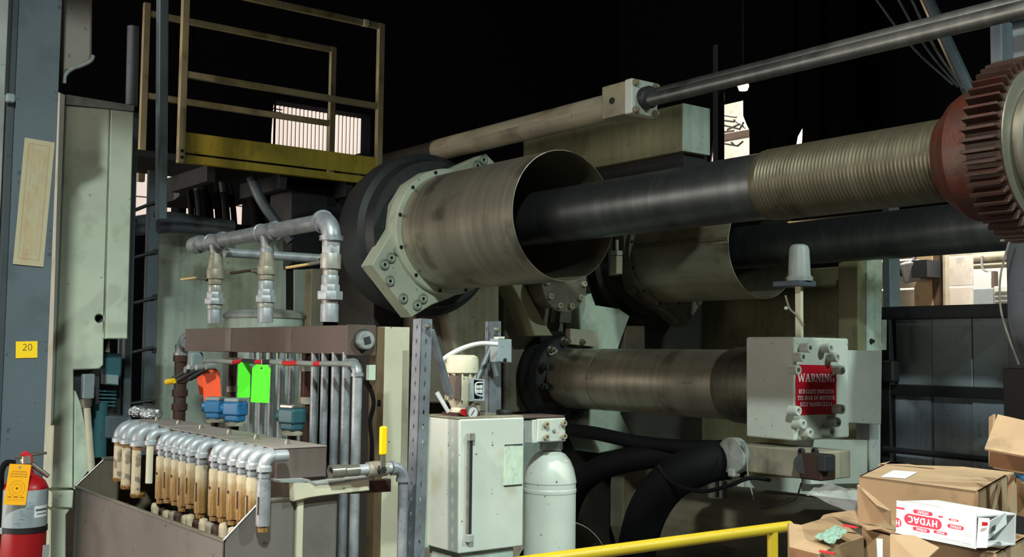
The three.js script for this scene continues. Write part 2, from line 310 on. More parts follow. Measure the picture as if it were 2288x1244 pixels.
{
  const a = [-9.261, 2.639, -15.6], b = [-8.611, 2.615, -15.6], d = [-8.308, 2.603, -15.6];
  part('casing', box(a[0], b[0], 0, a[1], -16.2, -15.6, 0.02), M.blueGrey);
  part('vent', box(b[0], d[0], 0, a[1] + 0.02, -16, -15.62, 0.02), M.white);
  for (let i = 0; i < 6; i++) part('slat', box(b[0] + 0.03, d[0], a[1] - 0.08 - i * 0.07, a[1] - 0.055 - i * 0.07, -15.62, -15.58), M.grey);
}
for (let i = 0; i < 5; i++) {
  if (!i) thing('wall_cladding', 'pale horizontal cladding boards at the far left of the bright bay', 'wall');
  part('plank', box(-10.6, -8.6, 1.3 + i * 0.45, 1.72 + i * 0.45, -15.05 - (i % 2) * 0.01, -15), M.wallPale);
}
// roof truss seen between the dark silhouettes
thing('roof_truss', 'steel roof truss with brown girder in the bay behind the olive beam box', 'truss');
{
  const z = -15;
  const P = { a: [-13.547, 5.713, -15], b: [-12.602, 5.646, -15], c: [-13.547, 5.48, -15], d: [-12.603, 5.486, -15], e: [-13.547, 5.979, -15], f: [-12.602, 5.79, -15] };
  part('girder', plateZ(xy([-13.591, 5.486, -15], [-12.502, 5.478, -15], [-12.502, 5.598, -15], [-13.591, 5.611, -15]), z, 0.12), M.brown);
  for (const [p, q] of [[[-13.482, 5.985, -15], [-13.065, 5.867, -15]], [[-13.482, 5.885, -15], [-13.118, 5.793, -15]], [[-13.46, 5.799, -15], [-13.013, 5.646, -15]], [[-13.118, 5.826, -15], [-12.858, 5.638, -15]], [[-12.993, 5.626, -15], [-12.888, 5.756, -15]], [[-13.277, 5.671, -15], [-12.961, 5.735, -15]], [[-13.417, 5.643, -15], [-13.118, 5.63, -15]], [[-13.417, 5.444, -15], [-13.035, 5.339, -15]], [[-13.035, 5.339, -15], [-12.91, 5.403, -15]], [[-13.182, 5.426, -15], [-13.119, 5.368, -15]]]) part('member', rod(p, q, 0.018, 0.018, 6), M.darkPaint);
}
// dark things that hang in front of the openings
solo('hanging_tarpaulin', plateZ(xy([[-9.49, 4.487, -11][0], 9.5, -11], [-9.489, 4.738, -11], [-9.436, 4.622, -11], [-9.384, 4.53, -11], [-9.385, 4.175, -11], [-9.184, 4.23, -11], [-9.147, 4.33, -11], [-9.023, 4.399, -11], [-9.053, 4.235, -11], [-8.796, 4.187, -11], [-8.753, 4.375, -11], [-8.661, 4.497, -11], [[-8.662, 4.361, -11][0], 9.5, -11]), -11, 0.25, [], 0.03), M.soot, 'black hanging tarpaulin silhouette with a ragged hem before the bright bay', 'tarpaulin');
solo('hanging_tarpaulin', plateZ(xy([[-8.579, 4.349, -11][0], 9.5, -11], [-8.578, 4.518, -11], [-8.531, 4.426, -11], [-8.554, 4.091, -11], [-8.265, 4.079, -11], [[-8.263, 4.3, -11][0], 9.5, -11]), -11, 0.25, [], 0.03), M.soot, 'narrow black hanging tarpaulin behind the start of the threaded bar', 'tarpaulin');
solo('steel_post', box([-7.272, 3.756, -8][0], [-7.202, 3.745, -8][0], 0, 4.65, -8.1, -8, 0.01), M.dark, 'thin dark steel post beside the olive beam box end', 'post');
// diagonal brace and slack cables at upper right
thing('diagonal_brace', 'grey green diagonal steel brace running down behind the gear', 'brace');
part('bar', join([rod([-3.99, 4.031, -6.4], [-3.652, 3.238, -6.4], 0.045, 0.045, 4)]), M.steelBlue);
for (const [p, q, l] of [[[-4.068, 3.892, -6], [-3.536, 3.224, -6], 'thin dark cable sloping left of the others towards the gear'], [[-3.906, 3.851, -6], [-3.502, 3.204, -6], 'thin dark cable sloping between two others towards the gear'], [[-3.812, 3.827, -6], [-3.474, 3.185, -6], 'thin dark cable sloping close beside the diagonal brace']])
  solo('slack_cable', tube([p, [(p[0] + q[0]) / 2, (p[1] + q[1]) / 2 - 0.05, p[2]], q], 0.008, 20, 6), M.slate, l, 'cable');
solo('gantry_post', box([-2.532, 2.994, -4.6][0], [-2.478, 2.982, -4.6][0], 2.2, [-2.53, 3.099, -4.6][1], -4.7, -4.6), M.slate, 'dark grey post standing behind the top of the gear', 'post');
solo('gantry_post', box([-2.271, 2.882, -4.3][0], [-2.2, 2.866, -4.3][0], 2.2, [-2.269, 2.982, -4.3][1], -4.4, -4.3), M.steelBlue, 'grey green post at the top right corner behind the gear', 'post');

// high bay lamps above the aisle
for (const [x, y, z, cd, col, deg, r, label] of LAMPS) {
  thing('high_bay_lamp', label, 'lamp');
  part('reflector', lathe([x, y, z], [0, 1, 0], [[-0.04, r + 0.02], [0, r + 0.015], [0.22, 0.12], [0.4, 0.1], [0.42, 0.001]], 28), M.grey);
  part('lens', lathe([x, y - 0.01, z], [0, 1, 0], [[0, 0.001], [0, r], [0.015, r], [0.015, 0.001]], 28), new THREE.MeshStandardMaterial({ color: 0xffffff, emissive: col, emissiveIntensity: 4 }));
  part('hanger', rod([x, y + 0.4, z], [x, 9.5, z], 0.012, 0.012, 8), M.darkPaint);
  const s = new THREE.SpotLight(col, cd, 0, deg * Math.PI / 180, 0.3, 2);
  s.position.set(x, y - 0.06, z); s.target.position.set(x, 0, z); scene.add(s, s.target);
  s.castShadow = true; s.shadow.radius = r / 0.02; s.shadow.mapSize.set(2048, 2048);
}

// bright translucent loading door in the near wall
{
  const [x, y, w, h, I, col] = DOOR, m = new THREE.MeshStandardMaterial({ color: 0xf0e8dc, roughness: 0.6, emissive: col, emissiveIntensity: 0.4 });
  const d = struct('door_1', box(x - w / 2 - 0.1, x + w / 2 + 0.1, y - h / 2 - 0.1, y + h / 2 + 0.1, 5.95, 5.99, 0.004), M.dark);
  for (let i = 0; i < 4; i++) for (let j = 0; j < 2; j++) struct('pane', box(x - w / 2 + i * w / 4 + 0.03, x - w / 2 + (i + 1) * w / 4 - 0.03, y - h / 2 + j * h / 2 + 0.03, y - h / 2 + (j + 1) * h / 2 - 0.03, 5.92, 5.95, 0.003), m, d);
  RectAreaLightUniformsLib.init();
  const l = new THREE.RectAreaLight(col, I, w, h); l.position.set(x, y, 5.9); l.lookAt(x, y, 0); scene.add(l);
}

// added girder over the aisle, unseen: keeps the lamps off the platform's left half
thing('added_shade_girder', 'added unseen dark girder over the aisle that blocks lamp light', 'girder');
part('beam', box(-3.25, -2.85, 4.25, 5.9, -1.05, 2.2, 0.02), M.dark);
for (const z of [-0.9, 1.9]) part('hanger', rod([-3.05, 5.85, z], [-3.05, 9.5, z], 0.03, 0.03, 10), M.dark);

// ================================================================ the machine
const PX = [1, 0, 0], PZ = [0, 0, 1];
// body behind the tie bars
thing('machine_platen', 'large dirty beige cast platen of the machine behind the steel sleeves', 'machine');
part('plate', box(-6.75, -6.25, 0, 2.5, -6.9, -3.62, 0.02), M.bodyDark);
part('pad', plateX(zy([-5.98, 1.949, -3.97], [-5.98, 1.787, -4.044], [-5.98, 1.196, -4.188], [-5.98, 1.19, -4.462], [-5.98, 2.072, -4.448], [-5.98, 2.06, -4.202]), -5.98, 0.27, [], 0.01), M.beige);
part('pad', plateX(zy([-6.1, 2.019, -3.854], [-6.1, 1.739, -3.843], [-6.1, 1.254, -3.957], [-6.1, 1.248, -4.278], [-6.1, 1.791, -4.136], [-6.1, 1.983, -4.046]), -6.1, 0.15, [], 0.01), M.beigeDim);
part('pad', plateX(zy([-6.12, 2.085, -4.595], [-6.12, 1.163, -4.61], [-6.12, 1.228, -5.323], [-6.12, 2.12, -5.314]), -6.12, 0.13, [], 0.01), M.beigeDim);
part('rib', plateX(zy([-5.93, 2.067, -4.51], [-5.93, 1.948, -4.597], [-5.93, 1.808, -4.677], [-5.93, 1.71, -4.722], [-5.93, 1.713, -4.887], [-5.93, 1.83, -4.789], [-5.93, 1.952, -4.699], [-5.93, 2.072, -4.619]), -5.93, 0.2, [], 0.006), M.ribPale, cur, 'pale yellowed slanting rib');
part('boss', lathe([-5.75, 2.075, -4.838], PX, [[-0.4, 0.17], [-0.03, 0.17], [-0.03, 0.2], [0, 0.2], [0, 0.001]], 32), M.beigeDim);
for (let i = 0; i < 10; i++) { const c = [-5.75, 2.075, -4.838], t = i * 0.628; bolt(socketGeo, [c[0], c[1] + 0.165 * Math.sin(t), c[2] + 0.165 * Math.cos(t)], PX, 0.02, 0.025, M.cream); }
part('cover', plateX(zy([-6, 1.966, -5.025], [-6, 1.811, -5.001], [-6, 1.808, -5.111], [-6, 1.97, -5.126]), -6.0, 0.12), M.bright, cur, 'bright steel cover strip');
part('pad', plateX(zy([-5.96, 1.982, -5.151], [-5.96, 1.744, -5.17], [-5.96, 1.558, -5.266], [-5.96, 1.043, -5.263], [-5.96, 0.872, -5.368], [-5.96, 0.894, -5.589], [-5.96, 1.013, -5.661], [-5.96, 1.148, -5.57], [-5.96, 1.593, -5.521], [-5.96, 1.874, -5.655], [-5.96, 1.925, -5.55], [-5.96, 1.943, -5.315], [-5.96, 2.029, -5.271]), -5.96, 0.3, [], 0.008), M.greenLight, cur, 'pale green pad shaped as a patch of light');  // raised pale pad stands in for a patch of light on the platen
part('block', plateX(zy([-6, 1.801, -5.639], [-6, 1.56, -5.64], [-6, 1.561, -5.849], [-6, 1.806, -5.848]), -6.0, 0.2), M.beigeDim);
part('block', box(-6.25, -5.95, 0, 1.05, -5.0, -4.55, 0.02), M.greenGrey);
thing('machine_flank', 'olive dirty upright side plate of the machine behind the lower sleeve', 'machine');
{
  const a = [-6.934, 2.343, -6.75], b = [-4.759, 2.227, -6.75];
  part('plate', box(a[0], b[0], 0, 2.25, -6.85, -6.75, 0.01), M.olive);
  part('end_strip', plateX(zy([-4.6, 2.255, -6.546], [-4.6, 1.582, -6.541], [-4.6, 1.583, -6.63], [-4.6, 2.277, -6.651]), -4.6, 0.16), M.olive, cur, 'narrow olive upright strip');
  part('end_strip', plateX(zy([-4.58, 2.275, -6.633], [-4.58, 1.583, -6.616], [-4.58, 1.584, -6.786], [-4.58, 2.286, -6.815]), -4.58, 0.14), M.greenGrey, cur, 'wider grey green upright strip');
  part('end_strip', plateX(zy([-4.6, 1.858, -6.831], [-4.6, 1.641, -6.822], [-4.6, 1.642, -6.882], [-4.6, 1.86, -6.891]), -4.6, 0.12), M.grey);
  bolt(hexGeo, [-4.58, 1.702, -6.666], PX, 0.016, 0.02, M.dark);
}
thing('machine_upright', 'pale blue grey upright of the machine beside the bright bay opening', 'machine');
part('post', box([-5.38, 2.481, -8][0], [-5.308, 2.476, -8][0], 0, 3.2, -8.15, -8, 0.01), M.blueGrey);

// tie bars: sleeve, flange plate, rod; the front upper one carries thread, nut and gear
function tieBar(label, y, z, xo, xf, xr, steelM, plateM, poly, collar = true) {
  thing('tie_bar', label, 'tie bar', undefined);
  const a = [0, y, z];
  part('sleeve', lathe([xf, y, z], PX, [[0, 0.365], [xo - xf - 0.001, 0.365], [xo - xf, 0.3635], [xo - xf, 0.361]], 72, 0.6), steelM);
  part('bore', lathe([xf, y, z], PX, [[0.06, 0.15], [0.06, 0.36], [xo - xf - 0.0005, 0.361]], 72, 0.6), M.sleeveIn);
  part('rod', lathe([xf, y + 0.005, z], PX, [[0, 0.15], [xr - xf, 0.15], [xr - xf, 0.001]], 48), M.rodSteel);
  part('flange_ring', lathe([xf, y, z], PX, [[-0.06, 0.36], [-0.06, 0.402], [0.03, 0.402], [0.035, 0.398], [0.035, 0.36]], 64, 0.4), plateM);
  for (let i = 0; i < 12; i++) { const t = i * Math.PI / 6 + 0.2; bolt(socketGeo, [xf + 0.032, y + 0.384 * Math.sin(t), z + 0.384 * Math.cos(t)], PX, 0.011, 0.012, M.dark); }
  part('flange_plate', plateX(poly.map(([u, v]) => [z - u, y + v]), xf - 0.01, 0.14, [], 0.006), plateM);
  if (collar) part('collar', lathe([xf - 0.52, y, z], PX, [[0, 0.42], [0.0, 0.5], [0.12, 0.53], [0.3, 0.53], [0.32, 0.49], [0.4, 0.47], [0.4, 0.3]], 64, 0.4), plateM === M.green ? M.darkPaint : M.bodyDark, cur, 'dark painted collar behind the flange');
  return cur;
}
const polyA = [[-0.54, -0.24], [-0.245, -0.547], [-0.105, -0.468], [0.05, -0.41], [0.29, -0.29], [0.41, 0], [0.41, 0.3], [0.385, 0.485], [0.305, 0.54], [0.015, 0.405], [-0.15, 0.375], [-0.285, 0.285], [-0.37, 0.15], [-0.385, 0]];
const polyB = polyA.map(([u, v]) => [-u, v]).reverse();
const YT = 2.352, ZA = -3.86, ZB = -6.0, YL = 0.32;
const barA = tieBar('upper front tie bar with open steel sleeve, threaded end and big rusty gear', YT, ZA, -4.593, -5.75, -3.0, M.steelWorn, M.green, polyA);
for (const p of [[-5.755, 2.21, -3.501], [-5.755, 2.163, -3.451], [-5.755, 2.119, -3.405], [-5.755, 2.02, -3.445], [-5.755, 1.917, -3.543], [-5.755, 1.922, -3.687], [-5.755, 1.879, -3.645], [-5.755, 2.849, -4.137], [-5.755, 2.805, -4.087]]) { bolt(sunkGeo, p, PX, 0.024, 0.03, M.greenLight, barA, 'socket_bolt'); part('bolt_recess', lathe(p, PX, [[0.001, 0.001], [0.001, 0.03], [0.0035, 0.033], [0.0035, 0.0305], [0.002, 0.03]], 20), M.black, barA); part('bolt_socket', lathe(p, PX, [[0.002, 0.001], [0.002, 0.0108], [0.006, 0.0108], [0.006, 0.001]], 12), M.black, barA); }
{
  // threaded sleeve: about fifty rings of thread
  const x0 = -3.16, x1 = -2.22, n = 50, pr = [[0, 0.15], [0, 0.157], [0.02, 0.16], [0.035, 0.16]];
  for (let i = 0; i < n; i++) { const p = 0.04 + i * (x1 - x0 - 0.04) / n, s = (x1 - x0 - 0.04) / n; pr.push([p, 0.1545], [p + s * 0.3, 0.1605], [p + s * 0.7, 0.1605]); }
  pr.push([x1 - x0, 0.155]);
  part('thread', lathe([x0, YT + 0.005, ZA], PX, pr, 64, 0.2), M.thread, barA);
  part('nut', lathe([-2.27, YT, ZA], PX, [[0, 0.155], [0, 0.18], [0.03, 0.2], [0.1, 0.222], [0.2, 0.226], [0.22, 0.226]], 56, 0.3), M.rust, barA, 'red brown nut bulging behind the gear');
  part('nut_collar', lathe([-2.21, YT, ZA], PX, [[0, 0.23], [0.03, 0.245], [0.16, 0.245]], 56, 0.3), M.rust, barA);
  const teeth = 52, R1 = 0.335, R0 = 0.298, gp = [];
  for (let i = 0; i < teeth; i++) for (const [f, r] of [[-0.27, R0], [-0.13, R1], [0.13, R1], [0.27, R0]]) { const t = (i + f) * 2 * Math.PI / teeth; gp.push([ZA + r * Math.cos(t), YT + r * Math.sin(t)]); }
  const gx = -1.93;
  part('gear_rim', plateX(gp, gx, 0.13, [ring(ZA, YT, 0.2, 48)], 0.004), M.gear, barA, 'rust brown toothed gear rim');
  part('gear_face', lathe([gx, YT, ZA], PX, [[-0.01, 0.295], [0.004, 0.29], [0.006, 0.235], [0.0, 0.232]], 64, 0.3), M.gearFace, barA, 'bare grey steel ring on the gear');
  part('gear_hub', lathe([gx, YT, ZA], PX, [[-0.02, 0.233], [0.03, 0.232], [0.04, 0.222], [0.05, 0.1], [0.05, 0.001]], 64, 0.3), M.gearFace, barA);
}
const barB = tieBar('upper rear tie bar with beige painted sleeve seen under the threaded bar', YT, ZB, -4.98, -5.95, -3.0, M.beige, M.beigeDim, polyB);
for (const p of [[-5.955, 1.941, -6.062], [-5.955, 1.895, -6.125], [-5.955, 1.841, -6.185], [-5.955, 1.889, -6.284], [-5.955, 2.009, -6.396]]) bolt(sunkGeo, p, PX, 0.022, 0.03, M.beigeDim, barB, 'socket_bolt');
part('seam_strip', box(-5.9, -4.985, YT + 0.02, YT + 0.045, ZB + 0.362, ZB + 0.372, 0.002), M.beigeDim, barB);
part('dark_collar', lathe([-3.04, YT, ZB], PX, [[0, 0.15], [0, 0.175], [0.5, 0.175], [0.5, 0.001]], 40), M.dark, barB);
tieBar('lower rear tie bar with dusty dark sleeve under the ejector block', YL, ZB, -3.8, -5.95, -3.0, M.beigeDim, M.beigeDim, polyB, false);
tieBar('lower front tie bar with open sleeve end beside the accumulator bottle', YL, ZA, -4.593, -5.75, -4.3, M.beige, M.green, polyA, false);

// ejector cylinder with its end block
thing('ejector_cylinder', 'thick worn steel hydraulic cylinder with bolted flange and red sign block', 'cylinder');
{
  const y = 1.417, z = -5.05;
  part('barrel', lathe([-5.95, y, z], PX, [[0, 0.21], [0.42, 0.21], [0.425, 0.205], [0.45, 0.205], [0.455, 0.21], [1.84, 0.21]], 64, 0.4), M.steelWorn);
  part('flange', lathe([-6.5, y, z], PX, [[0, 0.28], [0.06, 0.335], [0.42, 0.335], [0.46, 0.31], [0.55, 0.3], [0.56, 0.29], [0.56, 0.2]], 64, 0.4), M.darkPaint, cur, 'dark oily bolted flange');
  part('neck', lathe([-4.42, y, z], PX, [[0, 0.212], [0.05, 0.225], [0.31, 0.235]], 48, 0.4), M.steel);
  part('seal_plate', plateX([[z + 0.03, y + 0.35], [z - 0.24, y + 0.34], [z - 0.24, y + 0.22], [z + 0.03, y + 0.24]], -5.9, 0.06), M.cream);
  for (let i = 0; i < 12; i++) { const t = i * Math.PI / 6 + 0.3; bolt(hexGeo, [-5.94, y + 0.265 * Math.sin(t), z + 0.265 * Math.cos(t)], PX, 0.027, 0.05, i > 0 && i < 6 ? M.bright : M.darkPaint); }
  part('end_block', box(-4.121, -3.785, 1.137, 1.697, -5.298, -4.808, 0.012), M.white, cur, 'white painted end block');
  const C = [[-3.725, 1.411, -4.963][1], [-3.725, 1.411, -4.963][2]];
  for (let i = 0; i < 12; i++) { const t = Math.PI / 4 + Math.floor(i / 3) * Math.PI / 2 + (i % 3 - 1) * 0.34; bolt(socketGeo, [-3.785, C[0] + 0.253 * Math.sin(t), C[1] + 0.213 * Math.cos(t)], PX, 0.027, 0.06, M.white, cur, 'socket_bolt'); }
}
const signMat = printed(0.36, 0.28, 620, (x, w, h) => {
  x.fillStyle = '#b01022'; x.fillRect(0, 0, w, h); x.fillStyle = '#ece6ea'; x.textAlign = 'center';
  x.font = 'bold ' + h * 0.225 + 'px serif'; x.fillText('WARNING', w / 2, h * 0.34, w * 0.95);
  x.font = 'bold ' + h * 0.115 + 'px serif'; x.fillText('RED LIGHT INDICATES', w / 2, h * 0.575, w * 0.86); x.fillText('TIE-BAR IN MOTION', w / 2, h * 0.705, w * 0.92); x.fillText('KEEP HANDS CLEAR', w / 2, h * 0.83, w * 0.8);
}, 0.35);
solo('warning_sign', slab([-3.782, 1.276, -4.817], [-3.782, 1.272, -5.174], [-3.782, 1.548, -4.819], 0.003), signMat, 'red warning sign with white letters on the white end block', 'sign');
solo('side_plate', plateX(zy([-4, 1.632, -5.577], [-4, 1.2, -5.571], [-4, 1.179, -5.919], [-4, 1.633, -5.937]), -4.0, 0.12), M.white, 'pale grey rectangular plate behind the right edge of the sign block', 'plate');
solo('support_plate', plateX(zy([-4.02, 1.11, -5.257], [-4.02, 0.853, -5.255], [-4.02, 0.824, -5.8], [-4.02, 1.086, -5.804]), -4.02, 0.14), M.white, 'pale grey plate under the sign block beside the dark coupling', 'plate');
solo('support_plate', plateX(zy([-4.08, 0.914, -4.753], [-4.08, 0.864, -4.753], [-4.08, 0.708, -5.825], [-4.08, 0.844, -5.827]), -4.08, 0.1), M.white, 'pale plate below the others behind the bubble wrap', 'plate');
solo('support_strut', plateX(zy([-4.12, 1.176, -5.973], [-4.12, 0.336, -5.96], [-4.12, 0.324, -6.072], [-4.12, 1.172, -6.092]), -4.12, 0.1), M.grey, 'narrow pale grey leg below the rectangular plate', 'leg');
thing('valve_manifold', 'dirty beige steel manifold block hanging under the white sign block', 'valve block');
{
  const a = [-4.132, 1.109, -4.72], b = [-3.553, 1.123, -4.72], c = [-3.555, 0.949, -4.72];
  part('block', box(a[0], b[0], c[1] + 0.005, a[1] - 0.01, -4.98, -4.72, 0.008), M.beige);
  part('round_cover', lathe([a[0] + 0.02, (a[1] + c[1]) / 2 + 0.01, -4.72], PZ, [[0, 0.1], [0.05, 0.1], [0.055, 0.095], [0.055, 0.001]], 32), M.grey, cur, 'pale round cover with a chain');
  part('coupling', rod([-3.659, 1.031, -4.72], [-3.566, 1.046, -4.6], 0.05), M.black, cur, 'black round coupling');
  part('coupling_body', turn(cbox([-3.525, 1.033, -4.66], 0.14, 0.13, 0.12, 0.01), [-3.525, 1.033, -4.66], 0, 0, 0.0), M.coupling);
  part('coupling_cap', cbox([-3.441, 1.06, -4.62], 0.05, 0.08, 0.08, 0.006), M.dark);
  for (const p of [[-3.664, 1.096, -4.72], [-3.579, 1.105, -4.72]]) bolt(socketGeo, p, PZ, 0.018, 0.02, M.dark, cur, 'socket_bolt');
  part('lug', cbox([-4.097, 0.948, -4.68], 0.05, 0.05, 0.06, 0.012), M.grey);
}
solo('retaining_chain', tube([[-4.011, 1.125, -4.64], [-3.956, 1.097, -4.62], [-3.947, 0.954, -4.62], [-3.907, 0.827, -4.62]], 0.004, 30, 6), M.grey, 'thin pale chain hanging from the manifold round cover', 'chain');
thing('sensor_post', 'grey capped reader lamp on a pale bar above the sign block', 'sensor');
{
  const z = -4.95, t = [-3.862, 2.215, -4.95], b = [-3.857, 2.01, -4.95], q = [-3.859, 1.701, -4.95];
  part('housing', lathe([b[0], b[1], z], [0, 1, 0], [[0, 0.072], [0.02, 0.075], [0.03, 0.062], [t[1] - b[1] - 0.03, 0.055], [t[1] - b[1] - 0.01, 0.048], [t[1] - b[1], 0.03], [t[1] - b[1], 0.001]], 32, 0.4), M.grey);
  part('base_plate', box(b[0] - 0.13, b[0] + 0.06, b[1] - 0.03, b[1], z - 0.07, z + 0.07, 0.004), M.slate);
  part('bar', box(q[0] - 0.02, q[0] + 0.02, 1.69, b[1] - 0.02, z - 0.012, z + 0.012, 0.003), M.cream);
  part('clip', tube([[-3.938, 1.932, -4.93], [-3.907, 1.856, -4.93], [-3.846, 1.809, -4.93], [-3.816, 1.76, -4.93]], 0.006, 20, 6), M.beige);
  part('clip_knob', cbox([-3.932, 1.861, -4.93], 0.025, 0.02, 0.02, 0.008), M.white);
}
thing('limit_switch', 'small cream limit switch box under the smooth rod', 'switch');
{
  const z = -5.3, c = [-5.731, 2.224, -5.3];
  part('body', cbox(c, 0.07, 0.13, 0.06, 0.006), M.cream);
  part('head', cbox([c[0], c[1] + 0.085, z], 0.075, 0.035, 0.055, 0.006), M.white);
  part('plunger', rod([c[0] + 0.005, c[1] + 0.1, z], [c[0] + 0.005, c[1] + 0.18, z], 0.012), M.white);
  part('bracket', cbox([c[0] - 0.06, c[1] - 0.02, z - 0.03], 0.1, 0.1, 0.01, 0.003), M.grey);
}
// guide rod cylinder above
thing('guide_cylinder', 'long dirty beige guide cylinder with square head and twin grey rods', 'cylinder');
{
  const z = -4.156, y = 2.995;
  part('barrel', lathe([-6.35, y, z], PX, [[0, 0.076], [1.95, 0.076]], 40, 0.4), M.beige);
  part('rear_barrel', lathe([-7.6, y, z], PX, [[0, 0.07], [1.25, 0.07], [1.25, 0.078], [1.28, 0.078]], 40, 0.4), M.bodyDark, cur, 'dirty rear part with shade put into its dark colour');  // rear end: dirt and shade both put into a darker colour
  part('head_block', box(-4.52, -4.33, y - 0.09, y + 0.095, z - 0.095, z + 0.095, 0.008), M.beige, cur, 'square beige head block');
  part('head_flange', box(-4.33, -4.27, y - 0.095, y + 0.1, z - 0.1, z + 0.1, 0.01), M.white, cur, 'pale square flange');
  part('gland', lathe([-4.28, y, z], PX, [[0, 0.062], [0.05, 0.062], [0.055, 0.055], [0.055, 0.001]], 32), M.darkPaint);
  for (const [dy, dz] of [[1, 1], [1, -1], [-1, 1], [-1, -1]]) bolt(hexGeo, [-4.27, y + dy * 0.075, z + dz * 0.075], PX, 0.016, 0.022, M.beige);
  bolt(socketGeo, [-4.43, y, z + 0.095], PZ, 0.018, 0.01, M.dark, cur, 'port_plug');
  part('guide_rod', rod([-4.25, y - 0.018, z + 0.005], [-1.2, y - 0.03, z + 0.005], 0.036, 0.036, 28), M.rodGrey);
  part('guide_rod', rod([-4.25, y + 0.03, z - 0.055], [-1.2, y + 0.03, z - 0.055], 0.03, 0.03, 28), M.rodGrey);
  part('clamp', box(-7.35, -7.25, y - 0.1, y + 0.1, z - 0.1, z + 0.1, 0.01), M.darkPaint);
}
thing('beam_box', 'olive green steel beam box end with stained face below the guide cylinder', 'beam box');
{
  const c = [-4.551, 3.107, -4.75], d = [-4.55, 2.815, -4.75], l = [-5.621, 3.079, -4.75], r = c;
  const xe = c[0], y1 = c[1], y0 = d[1], z1 = [-4.551, 2.822, -4.986][2];
  part('beam', box(l[0] - 0.5, xe - 0.012, y0, y1, z1, -4.75, 0.006), M.olive);
  part('end_plate', box(xe - 0.012, xe, y0, y1, z1, -4.75, 0.004), M.greenGrey, cur, 'stained pale green end plate');
  part('under_beam', box(l[0] - 0.5, xe - 0.04, y0 - 0.09, y0, z1 - 0.02, -4.8, 0.004), M.dark);
}
// hoses under the cylinder
const hoseRubber = M.rubber;
solo('pressure_hose', tube([[-5.486, 1.101, -4.6], [-5.102, 1.1, -4.55], [-4.72, 1.065, -4.6], [-4.382, 1.06, -4.7], [-4.212, 1.054, -4.85]], 0.042, 48, 14), hoseRubber, 'thin black hose running from the bolted block to the manifold', 'hose');
solo('pressure_hose', tube([[-4.333, 1.022, -4.95], [-4.5, 1.018, -4.75], [-4.757, 0.978, -4.6], [-5.039, 0.894, -4.55], [-5.326, 0.738, -4.6], [-5.564, 0.473, -4.7], [-5.712, 0.178, -4.8]], 0.075, 60, 18), hoseRubber, 'thick black hose arching furthest left behind the accumulator bottle', 'hose');
solo('pressure_hose', tube([[-4.289, 0.995, -4.9], [-4.255, 0.985, -4.6], [-4.4, 0.887, -4.5], [-4.585, 0.695, -4.5], [-4.74, 0.412, -4.55], [-4.829, 0.156, -4.6]], 0.115, 60, 22), hoseRubber, 'thickest black hose arching down in front of the lower sleeve', 'hose');
solo('control_cable', tube([[-4.407, 0.972, -4.4], [-4.337, 0.909, -4.4], [-4.182, 0.873, -4.38], [-4.036, 0.872, -4.38], [-3.882, 0.917, -4.4], [-3.799, 0.959, -4.45], [-3.782, 0.943, -4.6]], 0.011, 40, 8), M.rubber, 'thin black cable sagging below the manifold block', 'cable');
solo('control_cable', tube([[-3.502, 0.959, -4.5], [-3.609, 0.874, -4.6], [-3.967, 0.768, -4.9], [-4.427, 0.663, -5.3]], 0.005, 30, 6), M.slate, 'thin grey wire curving from the manifold to the lower sleeve', 'cable');
thing('valve_fitting', 'dark grey hose valve fitting cluster left of the manifold block', 'valve');
{
  const z = -5.1, c = [-4.607, 0.944, -5.1];
  part('body', lathe([c[0], c[1] - 0.1, z], [0, 1, 0], [[0, 0.06], [0.08, 0.06], [0.08, 0.09], [0.16, 0.09], [0.2, 0.06], [0.2, 0.001]], 24), M.darkPaint);
  part('stem', rod([c[0], c[1] - 0.22, z], [c[0], c[1] - 0.1, z], 0.05), M.greenGrey);
  for (const k of [0, 1, 2]) part('fitting', rod([c[0] + 0.1 + k * 0.03, c[1] - 0.2, z + 0.1], [c[0] + 0.1 + k * 0.03, c[1] - 0.02 * k - 0.06, z + 0.1], 0.012), k === 1 ? M.white : M.darkPaint);
}

// dark barrier behind the machine, right
thing('machine_barrier', 'dark blue grey panelled barrier behind the cartons with rails', 'barrier');
{
  const a = [-4.89, 1.954, -7.2][0], b = [-3.719, 1.926, -7.2][0], yt = [-4.373, 1.967, -7.2][1], y1 = [-4.375, 1.871, -7.2][1], y2 = [-4.382, 1.391, -7.2][1], y3 = [-4.383, 1.314, -7.2][1];
  part('top_rail', box(a, b, y1, yt, -7.3, -7.18, 0.006), M.dark);
  part('middle_rail', box(a, b, y3, y2, -7.3, -7.16, 0.006), M.dark);
  part('post', box([-4.833, 1.583, -7.2][0], [-4.757, 1.584, -7.2][0], 0, y1, -7.3, -7.15, 0.006), M.dark);
  const xs = [[-4.79, 1.584, -7.25][0], [-4.463, 1.588, -7.25][0], [-4.152, 1.592, -7.25][0], [-3.87, 1.595, -7.25][0], b];
  for (let i = 0; i < 4; i++) {
    part('panel', box(xs[i] + 0.003, xs[i + 1] - 0.003, y2, y1, -7.28, -7.24 + (i % 2) * 0.006, 0.003), M.barrierTop);
    part('panel', box(xs[i] + 0.003, xs[i + 1] - 0.003, 0, y3, -7.28, -7.24 + ((i + 1) % 2) * 0.02, 0.003), M.barrierLow);
  }
  part('pipe_rail', rod([-4.777, 0.916, -7.1], [-3.95, 0.908, -7.1], 0.022), M.dark);
  part('junction_box', cbox([-4.714, 1.486, -7.1], 0.1, 0.16, 0.1, 0.02), M.black);
}
thing('machine_column', 'dark slate steel column with hanging wire at the right edge', 'column');
